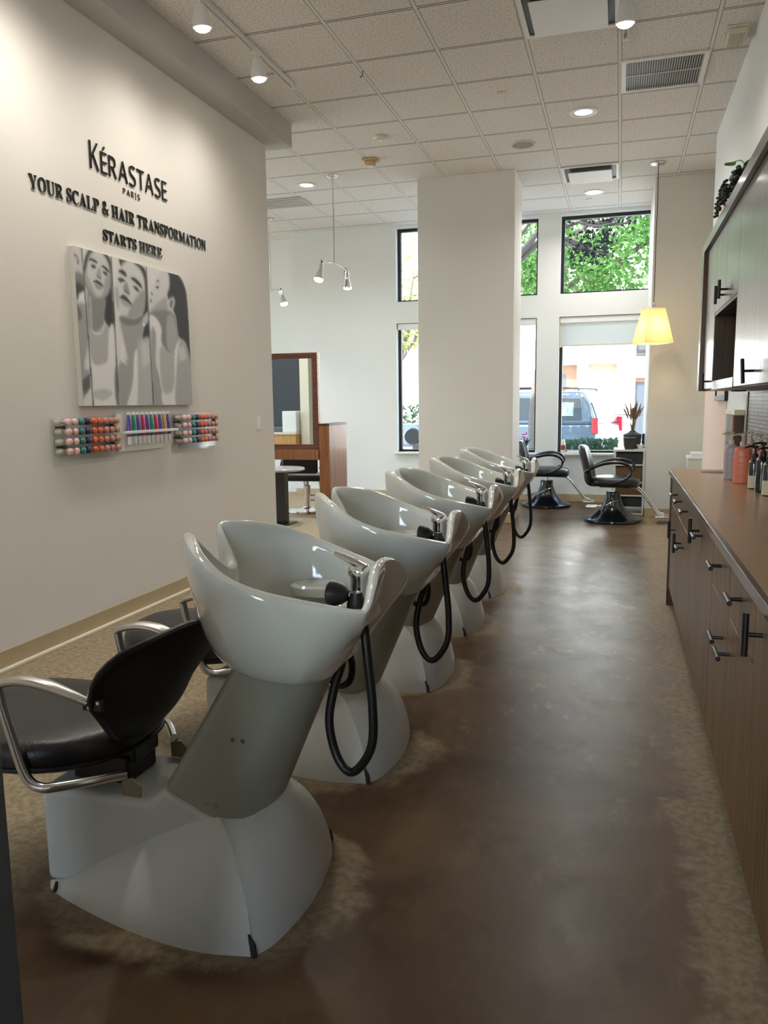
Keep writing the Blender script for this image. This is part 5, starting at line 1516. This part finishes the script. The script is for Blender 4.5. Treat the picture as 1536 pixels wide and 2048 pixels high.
u = upper('far lacquered walnut wall cabinet with an open niche and black T pulls', 2.985, 5.39,
          [(4.76, 5.26, 1.392, 2.21, 4.86, 1.432, True, 0), (4.31, 4.76, 1.80, 2.21, 4.385, 1.853, True, 0), (3.87, 4.31, 1.80, 2.21, 4.24, 1.862, True, 0),
           (2.985, 3.87, 1.386, 2.21, 3.32, 1.437, True, 0.022)], (3.885, 4.742, 1.414, 1.782))
obj('end_stile', mbox(UX - 0.022, UX + 0.02, 5.27, 5.392, 1.382, 2.213), M['walnut_dark'], u, bevel=0.002)
upper('nearer lacquered walnut wall cabinet running out of the photo', 0.6, 2.975, [(2.2, 2.975, 1.386, 2.21, 2.3, 1.437, True, 0), (1.4, 2.2, 1.386, 2.21, 2.1, 1.437, True, 0), (0.6, 1.4, 1.386, 2.21, 0.75, 1.437, True, 0)])
tag(obj('under_cabinet_ring', tube(B(), [(0.60 + 0.035 * math.cos(q), 4.55 + 0.06 * math.sin(q), 1.374) for q in (2 * PI * i / 20 for i in range(21))], 0.004, 6), M['black']),
    'thin black oval ring fixed under the far wall cabinet', 'ring')
# trailing plants on top of the cabinet
def trailing(label, y, x, seed):
    t = thing('trailing_plant', label, 'plant', (x, y, 2.27), group='plants on top of the wall cabinet')
    rg = random.Random(seed)
    obj('pot', lathe(B(), [(0.001, 0.0), (0.06, 0.0), (0.075, 0.11), (0.078, 0.13), (0.068, 0.13), (0.06, 0.11), (0.001, 0.105)], 22), M['white'], t)
    bm = B()
    for k in range(260):
        a_ = rg.uniform(0, 2 * PI)
        r = 0.105 * rg.uniform(0, 1) ** 0.6
        h = 0.225 - (r / 0.125) ** 2 * 0.13 + rg.uniform(-0.08, 0.02)
        ball(bm, (r * math.cos(a_), r * math.sin(a_) * 1.3, h), rg.uniform(0.011, 0.017), 1, 1, 0.8, 6, 4)
    for k in range(5):
        yy_ = rg.uniform(-0.1, 0.2)
        for q in range(9):
            ball(bm, (-0.10 - 0.003 * q + rg.uniform(-.01, .01), yy_ + rg.uniform(-.012, .012), 0.15 - q * 0.016), 0.010, 1, 1, 0.8, 6, 4)
    obj('foliage', bm, M['leafdark'], t)
    bm = tube(B(), [(0, 0, 0.18), (0.0, 0.03, 0.25), (-0.02, 0.07, 0.285), (-0.04, 0.10, 0.29)], [0.004, 0.003, 0.003, 0.002], 6, smooth=4)
    obj('stem', bm, M['leafbright'], t)
    for c, d, s in (((-0.045, 0.11, 0.29), (-0.6, 0.8, 0.1), 0.05), ((0.0, 0.03, 0.25), (0.5, -0.6, 0.6), 0.03)):
        d = Vector(d).normalized()
        sd_ = d.cross(Vector((0.2, 0.1, 1))).normalized()
        c = Vector(c)
        up_ = d.cross(sd_)
        prof = [(0, 0), (0.3, 0.42), (0.6, 0.5), (0.85, 0.3), (1, 0)]
        rows = []
        for f, w_ in prof:
            p = c + d * s * 1.6 * (f - 0.2)
            rows.append([p - sd_ * s * w_ + up_ * 0.006, p - up_ * 0.004, p + sd_ * s * w_ + up_ * 0.006, p + up_ * 0.003])
        obj('leaf', loft(B(), rows), M['leafbright'], t)
    return t
trailing('beaded trailing plant with one bright leaf on top of the wall cabinet', 4.55, 0.580, 5)
# framed print on the pink arch
t = thing('framed_print', 'black framed print on the blush arch, mostly hidden by the wall cabinet', 'picture', (0.776, 6.80, 1.62))
obj('frame', mbox(-0.022, -0.0005, -0.33, -0.29, -0.30, 0.30, -0.022, -0.0005, 0.29, 0.33, -0.30, 0.30, -0.022, -0.0005, -0.29, 0.29, -0.30, -0.26, -0.022, -0.0005, -0.29, 0.29, 0.26, 0.30), M['frame'], t, bevel=0.002)
obj('print', mbox(-0.010, -0.001, -0.29, 0.29, -0.26, 0.26), M['pink'], t, flat=True)
# wooden stand behind the counter end
t = thing('wooden_stand', 'dark wooden stand with pale top against the right wall behind the counter', 'stand', (0, 0, 0))
obj('case', mbox(0.722, 0.779, 5.60, 6.02, 0, 1.225), M['walnut_dark'], t, bevel=0.003)
obj('top', mbox(0.716, 0.779, 5.585, 6.035, 1.225, 1.262), M['offwhite'], t, bevel=0.003)
obj('edge_post', mbox(0.710, 0.722, 5.60, 5.62, 0, 1.225), M['cherry'], t)
t = thing('waste_bin', 'white plastic bin in the corner behind the counter', 'bin', (0.80, 9.0, 0))
obj('body', loft(B(), [[(sx * h, sy * h * 0.9, z) for sx, sy in ((-1, -1), (1, -1), (1, 1), (-1, 1))] for h, z in ((0.075, 0.0), (0.095, 0.70))]), M['offwhite'], t, bevel=0.01)
obj('lid', mbox(-0.10, 0.10, -0.095, 0.095, 0.70, 0.735, -0.06, 0.09, -0.085, 0.085, 0.735, 0.775), M['white'], t, bevel=0.008)

# ------------------------------------------------------------------ pump bottles on the counter
def bottle(label, x, y, body, pump, h=0.20, rx=0.036, ry=0.030, two=None, text=False, rz=0.0):
    t = thing('pump_bottle', label, 'bottle', (x, y, 0.885), rz, group='pump bottles on the counter')
    def ell(f, z, e=2.6):
        ring = []
        for k in range(28):
            a_ = 2 * PI * k / 28
            c_, s_ = math.cos(a_), math.sin(a_)
            ring.append((rx * f * math.copysign(abs(c_) ** (2 / e), c_), ry * f * math.copysign(abs(s_) ** (2 / e), s_), z))
        return ring
    prof = [(0.90, 0.0), (0.98, 0.004), (1.0, 0.012), (1.0, h * 0.80), (0.96, h * 0.88), (0.82, h * 0.945), (0.5, h * 0.985), (0.36, h)]
    bo = obj('body', loft(B(), [ell(f, z) for f, z in prof]), body, t, angle=60)
    if two:
        obj('lower_band', loft(B(), [ell(1.012, z) for z in (0.006, h * 0.45)], cap=True), two, bo, angle=60)
    p = obj('pump', lathe(B(), [(0.0145, h - 0.004), (0.0145, h + 0.020), (0.012, h + 0.024), (0.006, h + 0.026), (0.006, h + 0.050), (0.012, h + 0.052), (0.013, h + 0.064), (0.004, h + 0.067), (0.001, h + 0.067)], 18), pump, t)
    obj('nozzle', tube(B(), [(0.005, 0.004, h + 0.060), (-0.022, -0.006, h + 0.062), (-0.045, -0.012, h + 0.057), (-0.053, -0.014, h + 0.052)], [0.008, 0.007, 0.005, 0.004], 10, smooth=3, flat=0.7), pump, p)
    if text:
        bm = B()
        # small printed block of brand and lines on the face towards the aisle
        X = 0
        ink = mat('bottle_ink_' + str(len(bpy.data.materials)), text, 0.5)
        cu = bpy.data.curves.new('label_print', 'CURVE')
        cu.dimensions = '2D'
        cu.fill_mode = 'BOTH'
        cu.extrude = 0.0002
        for ch in 'KERASTASE':
            P = GLYPH['s' + ch]
            x0 = min(q[0] for r in P for q in r)
            x1 = max(q[0] for r in P for q in r)
            for r in P:
                spn = cu.splines.new('POLY')
                spn.points.add(len(r) - 1)
                for pt_, q in zip(spn.points, r):
                    pt_.co = ((X + q[0] - x0) * 0.0000128 - 0.021, q[1] * 0.0000130 + h * 0.70, 0, 1)
                spn.use_cyclic_u = True
            X += x1 - x0 + 50
        for row, (wd, z) in enumerate(((0.030, 0.55), (0.022, 0.46), (0.026, 0.43), (0.020, 0.40), (0.024, 0.37), (0.022, 0.22), (0.024, 0.19), (0.018, 0.16))):
            spn = cu.splines.new('POLY')
            spn.points.add(3)
            hh = 0.0016 if row == 0 else 0.0007
            for pt_, q in zip(spn.points, ((-0.021, z * h), (-0.021 + wd, z * h), (-0.021 + wd, z * h + hh), (-0.021, z * h + hh))):
                pt_.co = (q[0], q[1], 0, 1)
            spn.use_cyclic_u = True
        tmp = bpy.data.objects.new('tmp', cu)
        me = bpy.data.meshes.new_from_object(tmp)
        bpy.data.objects.remove(tmp)
        me.transform(Matrix(((1, 0, 0, 0), (0, 0, -1, -ry - 0.0006), (0, 1, 0, 0), (0, 0, 0, 1))))
        me.materials.clear()
        me.materials.append(ink)
        link(bpy.data.objects.new('label_print', me), bo)
    return t
cor = mat('coral_bottle', srgb(226, 132, 104), 0.35)
lil = mat('lilac_bottle', srgb(176, 164, 176), 0.35)
dkb = mat('smoked_bottle', srgb(52, 60, 60), 0.12, coat=0.6)
blk = mat('black_bottle', srgb(34, 40, 44), 0.12, coat=0.6)
crm = mat('cream_bottle', srgb(206, 196, 172), 0.3)
grn = mat('green_bottle', srgb(120, 150, 128), 0.25)
pmp = mat('stone_pump', srgb(206, 196, 182), 0.35)
bottle('coral pump bottle in front, lettering on its side', 0.630, 4.53, cor, pmp, 0.198, 0.042, 0.034, None, srgb(150, 70, 52), R(-6))
bottle('lilac pump bottle standing just behind the coral one at the left end', 0.600, 4.72, lil, pmp, 0.200, 0.036, 0.030, None, srgb(120, 110, 124), R(-6))
bottle('lilac pump bottle hidden behind the front coral bottle', 0.700, 4.74, lil, pmp, 0.200, 0.036, 0.030)
bottle('coral pump bottle in the back row beside the wall', 0.722, 4.58, cor, pmp, 0.198, 0.036, 0.030)
bottle('pale coral pump bottle third in the back row', 0.728, 4.44, cor, pmp, 0.198, 0.034, 0.030)
bottle('green pump bottle in the back row with a pale pump', 0.720, 4.28, grn, pmp, 0.190, 0.036, 0.030)
bottle('smoked pump bottle with cream lower half, first of the dark ones', 0.652, 4.26, dkb, M['black'], 0.150, 0.028, 0.028, crm)
bottle('tall smoked pump bottle with black pump, second of the dark ones', 0.662, 4.10, blk, M['black'], 0.175, 0.030, 0.030)
bottle('smoked pump bottle with cream lower half at the edge of the photo', 0.668, 3.955, dkb, M['black'], 0.160, 0.028, 0.028, crm)
bottle('black pump bottle cut by the right edge of the photo', 0.690, 3.84, blk, M['black'], 0.170, 0.030, 0.030)

# ------------------------------------------------------------------ hydraulic styling chairs
def hyd_chair(label, loc, rz):
    t = thing('styling_chair', label, 'salon chair', loc, rz, group='black hydraulic chairs by the window')
    obj('base', lathe(B(), [(0.001, 0), (0.300, 0), (0.310, 0.012), (0.308, 0.030), (0.285, 0.045), (0.235, 0.062), (0.180, 0.095), (0.135, 0.140), (0.105, 0.195), (0.088, 0.250), (0.080, 0.262), (0.078, 0.330), (0.074, 0.334), (0.001, 0.334)], 40), M['blackgloss'], t)
    obj('piston', lathe(B(), [(0.022, 0.33), (0.022, 0.40), (0.05, 0.40), (0.05, 0.42), (0.001, 0.42)], 20), M['chrome'], t)
    obj('seat_plate', mbox(-0.14, 0.18, -0.13, 0.13, 0.385, 0.412), M['black'], t, bevel=0.004)
    def sr(f, z, lift=0.0):
        ring = []
        for k in range(40):
            a_ = 2 * PI * k / 40
            c_, s_ = math.cos(a_), math.sin(a_)
            x = 0.26 * f * math.copysign(abs(c_) ** 0.6, c_)
            y = 0.25 * f * math.copysign(abs(s_) ** 0.6, s_)
            ring.append((x + 0.02, y, z + lift * abs(y) / 0.25 - 0.012 * max(0, x / 0.26) ** 2))
        return ring
    se = obj('seat', loft(B(), [sr(f, z) for f, z in ((0.6, 0.405), (0.95, 0.407), (1.0, 0.425), (1.0, 0.455), (0.97, 0.478), (0.9, 0.492), (0.7, 0.50), (0.3, 0.502))]), M['leather'], t, angle=70)
    # backrest
    rows = []
    for f, z in ((0.80, 0.435), (0.92, 0.47), (1.0, 0.58), (0.98, 0.70), (0.90, 0.78), (0.74, 0.825), (0.50, 0.842)):
        lean = -0.255 - (z - 0.43) * 0.24
        ring = []
        for k in range(32):
            a_ = 2 * PI * k / 32
            c_, s_ = math.cos(a_), math.sin(a_)
            th = 0.042 * (1 if 0.44 < z < 0.83 else 0.6)
            y = 0.225 * f * math.copysign(abs(c_) ** 0.8, c_)
            ring.append((lean + th * math.copysign(abs(s_) ** 0.6, s_) + 0.04 * (y / 0.225) ** 2, y, z))
        rows.append(ring)
    br = obj('backrest', loft(B(), rows), M['leather'], t, angle=70)
    obj('back_bracket', tube(B(), [(-0.10, 0, 0.40), (-0.24, 0, 0.40), (-0.29, 0, 0.44), (-0.31, 0, 0.52)], 0.018, 10, smooth=4), M['black'], t)
    for s in (-1, 1):
        ar_ = obj('armrest', tube(B(), [(-0.285, s * 0.235, 0.555), (-0.22, s * 0.262, 0.600), (-0.10, s * 0.275, 0.650), (0.03, s * 0.278, 0.672), (0.13, s * 0.277, 0.660), (0.195, s * 0.274, 0.612),
                                        (0.195, s * 0.27, 0.55), (0.14, s * 0.262, 0.490), (0.05, s * 0.25, 0.452), (-0.03, s * 0.235, 0.438)], [0.016, 0.020, 0.022, 0.022, 0.021, 0.019, 0.018, 0.017, 0.016, 0.015], 12, smooth=5, flat=0.8), M['blackgloss'], t)
        obj('arm_screw', lathe(B(), [(0.001, 0.01), (0.010, 0.008), (0.012, 0)], 10, (-0.285, s * 0.24, 0.555), 'y'), M['chrome'], ar_)
    fr = obj('footrest', tube(B(), [(0.10, -0.10, 0.392), (0.24, -0.10, 0.385), (0.29, -0.10, 0.35), (0.48, -0.10, 0.105), (0.54, -0.10, 0.085), (0.54, 0.10, 0.085), (0.48, 0.10, 0.105), (0.29, 0.10, 0.35), (0.24, 0.10, 0.385), (0.10, 0.10, 0.392)], 0.010, 10), M['chrome'], t)
    obj('foot_plate', mbox(0.45, 0.60, -0.14, 0.14, 0.072, 0.082), M['alu'], fr, bevel=0.004)
    pe = obj('pump_lever', tube(B(), [(0.06, -0.085, 0.24), (0.0, -0.10, 0.225), (-0.10, -0.09, 0.165), (-0.19, -0.07, 0.15), (-0.25, -0.07, 0.15), (-0.25, 0.07, 0.15), (-0.19, 0.07, 0.15), (-0.10, 0.09, 0.165), (0.0, 0.10, 0.225), (0.06, 0.085, 0.24)], 0.007, 8), M['chrome'], t)
    obj('lever_tread', mbox(-0.29, -0.17, -0.10, 0.10, 0.148, 0.162), M['alu'], pe, bevel=0.005)
    return t
c2 = hyd_chair('black hydraulic styling chair in front of the wide window, nearer of the two', (-0.045, 9.013, 0), R(-4))
dup(c2, (-0.872, 10.15, 0), 'black hydraulic styling chair half behind the column, farther of the two', R(2))

# ------------------------------------------------------------------ white cart and what stands on it
t = thing('storage_cart', 'white open storage cart between the pier and the nearer styling chair', 'cart', (0.12, 9.75, 0))
W_, D_ = 0.165, 0.20
bm = B()
for sx in (-1, 1):
    for sy in (-1, 1):
        box(bm, sx * W_ - 0.011, sx * W_ + 0.011, sy * D_ - 0.011, sy * D_ + 0.011, 0.0, 0.74)
    box(bm, sx * W_ - 0.009, sx * W_ + 0.009, -D_, D_, 0.0, 0.02)
box(bm, -W_, W_, -D_ - 0.009, -D_ + 0.009, 0.0, 0.02)
obj('frame', bm, M['white'], t, bevel=0.002)
obj('top', mbox(-W_ - 0.012, W_ + 0.012, -D_ - 0.012, D_ + 0.012, 0.74, 0.765), M['white'], t, bevel=0.003)
for z in (0.575, 0.37, 0.215, 0.075):
    obj('shelf', mbox(-W_, W_, -D_, D_, z, z + 0.016), M['white'], t, bevel=0.002)
def bin_(name, label, z, h, m_, cat):
    tt = thing(name, label, cat, (0.12, 9.75, z))
    bm = mbox(-0.148, 0.148, -0.18, -0.17, 0.008, h, -0.148, 0.148, 0.17, 0.18, 0.008, h, -0.148, -0.138, -0.17, 0.17, 0.008, h, 0.138, 0.148, -0.17, 0.17, 0.008, h, -0.148, 0.148, -0.18, 0.18, 0, 0.008)
    obj('walls', bm, m_, tt, bevel=0.004)
    obj('rim', mbox(-0.152, 0.152, -0.184, -0.168, h, h + 0.01, -0.152, 0.152, 0.168, 0.184, h, h + 0.01, -0.152, -0.136, -0.168, 0.168, h, h + 0.01, 0.136, 0.152, -0.168, 0.168, h, h + 0.01), m_, tt, bevel=0.003)
    return tt
bin_('storage_bin', 'black fabric bin on the upper shelf of the white cart', 0.591, 0.125, M['rubber'], 'bin')
bin_('wicker_basket', 'tall brown wicker basket on the middle shelf of the white cart', 0.386, 0.165, M['wicker'], 'basket')
bin_('wicker_basket', 'low brown wicker basket on the lower shelf of the white cart', 0.231, 0.105, M['wicker'], 'basket')
bin_('storage_box', 'black box on the bottom shelf of the white cart', 0.091, 0.10, M['black'], 'box')
t = thing('flower_vase', 'dark flared vase holding dried flowers on the white cart', 'vase', (0.150, 9.80, 0.765))
obj('vase_body', lathe(B(), [(0.001, 0), (0.085, 0), (0.095, 0.02), (0.105, 0.15), (0.105, 0.165), (0.085, 0.175), (0.04, 0.195), (0.032, 0.21), (0.026, 0.208), (0.02, 0.17), (0.001, 0.16)], 24), M['steel'], t)
tag(t, 'dark flared vase with dried flowers on the white cart', 'vase')
rg = random.Random(8)
bq = thing('dried_bouquet', 'bunch of brown dried flowers standing in the dark vase', 'flowers', (0.150, 9.80, 0.95))
bm = B()
bh = B()
for k in range(26):
    a_ = rg.uniform(0, 2 * PI)
    r = rg.uniform(0.02, 0.13)
    h = rg.uniform(0.24, 0.36)
    e = (r * math.cos(a_), r * math.sin(a_), h)
    tube(bm, [(0.01 * math.cos(a_), 0.01 * math.sin(a_), 0), (e[0] * 0.4, e[1] * 0.4, h * 0.55), e], 0.0025, 5, smooth=2)
    tube(bh, [lerp((0, 0, 0), e, 0.62), lerp((0, 0, 0), e, 0.82), (e[0] * 1.15, e[1] * 1.15, h * 1.06)], [0.006, 0.014, 0.003], 7, smooth=2, flat=0.5)
obj('stems', bm, M['dry'], bq)
obj('flower_heads', bh, M['dry'], bq)
t = thing('planter_pot', 'small square dark pot in front of the vase on the white cart', 'pot', (0.120, 9.60, 0.765))
obj('pot_body', loft(B(), [[(sx * h, sy * h, z) for sx, sy in ((-1, -1), (1, -1), (1, 1), (-1, 1))] for h, z in ((0.052, 0), (0.062, 0.125))]), M['steel'], t, bevel=0.004)
obj('rim', mbox(-0.066, 0.066, -0.066, 0.066, 0.125, 0.137), M['grey_wall'], t, bevel=0.003)
tag(obj('black_canister', mbox(0.262, 0.292, 9.86, 9.93, 0.765, 0.935), M['rubber'], bevel=0.006), 'black square canister against the pier on the white cart', 'canister')
tag(obj('white_bowl', lathe(B(), [(0.001, 0), (0.025, 0), (0.038, 0.03), (0.045, 0.052), (0.041, 0.052), (0.034, 0.03), (0.001, 0.01)], 22, (0.240, 9.62, 0.765)), M['white']), 'small white bowl at the right end of the cart top', 'bowl')
# on the window sill
t = thing('spray_can', 'red and white can standing on the sill of the wide window', 'can', (-0.71, 10.66, 0.65))
obj('can_body', lathe(B(), [(0.001, 0), (0.030, 0), (0.032, 0.006), (0.032, 0.13), (0.026, 0.14), (0.001, 0.14)], 22), M['offwhite'], t)
obj('colour_band', lathe(B(), [(0.0325, 0.04), (0.0328, 0.042), (0.0328, 0.10), (0.0325, 0.102)], 22), mat('red_band', srgb(150, 60, 66), 0.4), t)
obj('cap', lathe(B(), [(0.024, 0.14), (0.024, 0.168), (0.018, 0.175), (0.001, 0.175)], 20), M['white'], t)
t = thing('magazine_stack', 'white booklets lying on the window sill beside the can', 'magazine', (-0.61, 10.67, 0.65))
obj('booklet', mbox(-0.06, 0.10, -0.06, 0.07, 0, 0.010), M['white'], t, bevel=0.001)
obj('booklet', mbox(-0.05, 0.11, -0.055, 0.065, 0.010, 0.020), M['offwhite'], t, bevel=0.001)
t = thing('flowering_plant', 'small pink flowering plant on the sill of the middle window', 'plant', (-1.20, 10.66, 0.65))
obj('pot', lathe(B(), [(0.001, 0), (0.035, 0), (0.045, 0.08), (0.04, 0.08), (0.001, 0.07)], 18), M['white'], t)
bm = B()
for k in range(7):
    tube(bm, [(0, 0, 0.07), (0.05 * math.cos(k), 0.04 * math.sin(k), 0.16), (0.10 * math.cos(k), 0.05 * math.sin(k), 0.17 + 0.02 * (k % 3))], [0.008, 0.012, 0.002], 6, smooth=3, flat=0.3)
obj('leaves', bm, M['leafdark'], t)
bm = B()
for k in range(10):
    ball(bm, (rg.uniform(-.09, .09), rg.uniform(-.05, .05), rg.uniform(0.17, 0.27)), 0.016, 1, 1, 0.6, 8, 5)
obj('blossoms', bm, mat('pink_blossom', srgb(214, 90, 160), 0.5), t)

# roller blinds
for i, (x0, x1, drop, lb) in enumerate(((-2.99, -2.21, 0, 'rolled-up white blind over the narrow left window'), (-1.94, -1.09, 0, 'rolled-up white blind over the middle window'),
                                       (-0.785, 0.295, 0.36, 'white roller blind lowered part way over the wide window'))):
    t = thing('roller_blind', lb, 'blind', (0, 0, 0), group='white roller blinds')
    obj('cassette', mbox(x0, x1, 10.70, 10.765, 2.335, 2.415), M['white'], t, bevel=0.01)
    if drop:
        obj('fabric', mbox(x0 + 0.03, x1 - 0.02, 10.728, 10.730, 2.06, 2.34), M['blind'], t, flat=True)
        obj('hem_bar', mbox(x0 + 0.03, x1 - 0.02, 10.722, 10.736, 2.04, 2.062), M['offwhite'], t, bevel=0.003)
        obj('side_channel', mbox(x0, x0 + 0.028, 10.72, 10.74, 2.03, 2.34), M['offwhite'], t)

# ------------------------------------------------------------------ mirror station, table and chair behind the lettered wall
t = thing('styling_station', 'cherry wood styling station with framed mirror past the end of the lettered wall', 'styling station', (0, 0, 0))
my = 8.50
bm = B()
box(bm, -4.30, -3.335, my, my + 0.05, 1.85, 1.915)
box(bm, -4.30, -3.335, my, my + 0.05, 0.80, 0.865)
box(bm, -4.30, -4.235, my, my + 0.05, 0.865, 1.85)
box(bm, -3.40, -3.335, my, my + 0.05, 0.865, 1.85)
fr = obj('mirror_frame', bm, M['cherry_x'], t, bevel=0.003)
obj('mirror_glass', mbox(-4.235, -3.40, my + 0.015, my + 0.03, 0.865, 1.85), M['mirror'], fr, flat=True)
obj('back_panel', mbox(-4.30, -3.335, my + 0.05, my + 0.08, 0.80, 1.915), M['offwhite'], t)
obj('shelf_band', mbox(-4.30, -3.335, my - 0.015, my + 0.08, 0.685, 0.80), M['cherry'], t, bevel=0.003)
cbx = obj('side_cabinet', mbox(-3.333, -3.205, my, my + 0.60, 0, 1.085), M['cherry'], t, bevel=0.003)
obj('cabinet_top', mbox(-3.338, -3.20, my - 0.005, my + 0.605, 1.085, 1.105), M['walnut_dark'], cbx, bevel=0.002)
t = thing('round_table', 'round marble-topped side table on a dark post beside the lettered wall', 'table', (-3.63, 8.02, 0))
obj('table_top', lathe(B(), [(0.001, 0.598), (0.27, 0.598), (0.288, 0.606), (0.288, 0.622), (0.28, 0.630), (0.001, 0.630)], 40), mat('marble', srgb(190, 184, 182), 0.2, noise=0.12, nscale=9), t)
obj('post', mbox(-0.085, 0.085, -0.06, 0.06, 0.012, 0.598), M['steel'], t, bevel=0.012)
obj('floor_plate', mbox(-0.15, 0.15, -0.13, 0.13, 0, 0.012), M['steel'], t, bevel=0.002)
t = thing('stylist_chair', 'black salon chair on a chrome base behind the styling station', 'salon chair', (-3.70, 9.0, 0), R(95))
obj('base', lathe(B(), [(0.001, 0), (0.24, 0), (0.25, 0.01), (0.235, 0.03), (0.08, 0.045), (0.06, 0.06), (0.001, 0.06)], 36), M['chrome'], t)
obj('cylinder', lathe(B(), [(0.034, 0.05), (0.034, 0.22), (0.045, 0.225), (0.045, 0.33), (0.024, 0.335), (0.024, 0.40), (0.001, 0.40)], 22), M['chrome'], t)
obj('seat', mbox(-0.24, 0.24, -0.24, 0.24, 0.40, 0.48), M['leather'], t, bevel=0.03, seg=4)
obj('backrest', mbox(-0.30, -0.23, -0.22, 0.22, 0.50, 0.86), M['leather'], t, bevel=0.03, seg=4)
obj('footrest', tube(B(), [(0.18, -0.1, 0.40), (0.30, -0.1, 0.12), (0.36, -0.1, 0.10), (0.36, 0.1, 0.10), (0.30, 0.1, 0.12), (0.18, 0.1, 0.40)], 0.011, 10), M['chrome'], t)
obj('pump_lever', tube(B(), [(0.03, 0, 0.20), (0.12, -0.12, 0.2), (0.2, -0.2, 0.17)], 0.009, 8, smooth=3), M['chrome'], t)
for s in (-1, 1):
    obj('armrest', tube(B(), [(-0.25, s * 0.25, 0.56), (-0.1, s * 0.27, 0.66), (0.1, s * 0.27, 0.66), (0.18, s * 0.26, 0.58), (0.1, s * 0.24, 0.46)], 0.018, 10, smooth=5), M['blackgloss'], t)
# what the mirror looks at: counter, towel and column against the dark wall
struct('column_cream', mbox(-5.24, -5.08, 4.35, 4.5, 0, ZC), M['strip'], flat=True)
t = thing('reception_counter', 'oak fronted counter reflected in the styling mirror', 'counter', (-5.62, 4.6, 0))
obj('front', mbox(-0.20, 0.36, -0.2, 0.08, 0, 0.82), wood('oak', srgb(176, 128, 66), srgb(206, 156, 90), 0.4), t, bevel=0.003)
obj('top', mbox(-0.42, 0.37, -0.26, 0.10, 0.82, 0.855), M['offwhite'], t, bevel=0.004)
t = thing('towel_box', 'white box standing on the oak counter', 'box', (-5.40, 4.52, 0.855))
obj('case', mbox(-0.13, 0.13, -0.1, 0.1, 0, 0.36), M['white'], t, bevel=0.01)
tag(obj('folded_towel', mbox(-5.80, -5.56, 4.42, 4.54, 0.855, 0.945), M['grey_wall'], bevel=0.02, seg=3), 'grey folded towel beside the white box', 'towel')
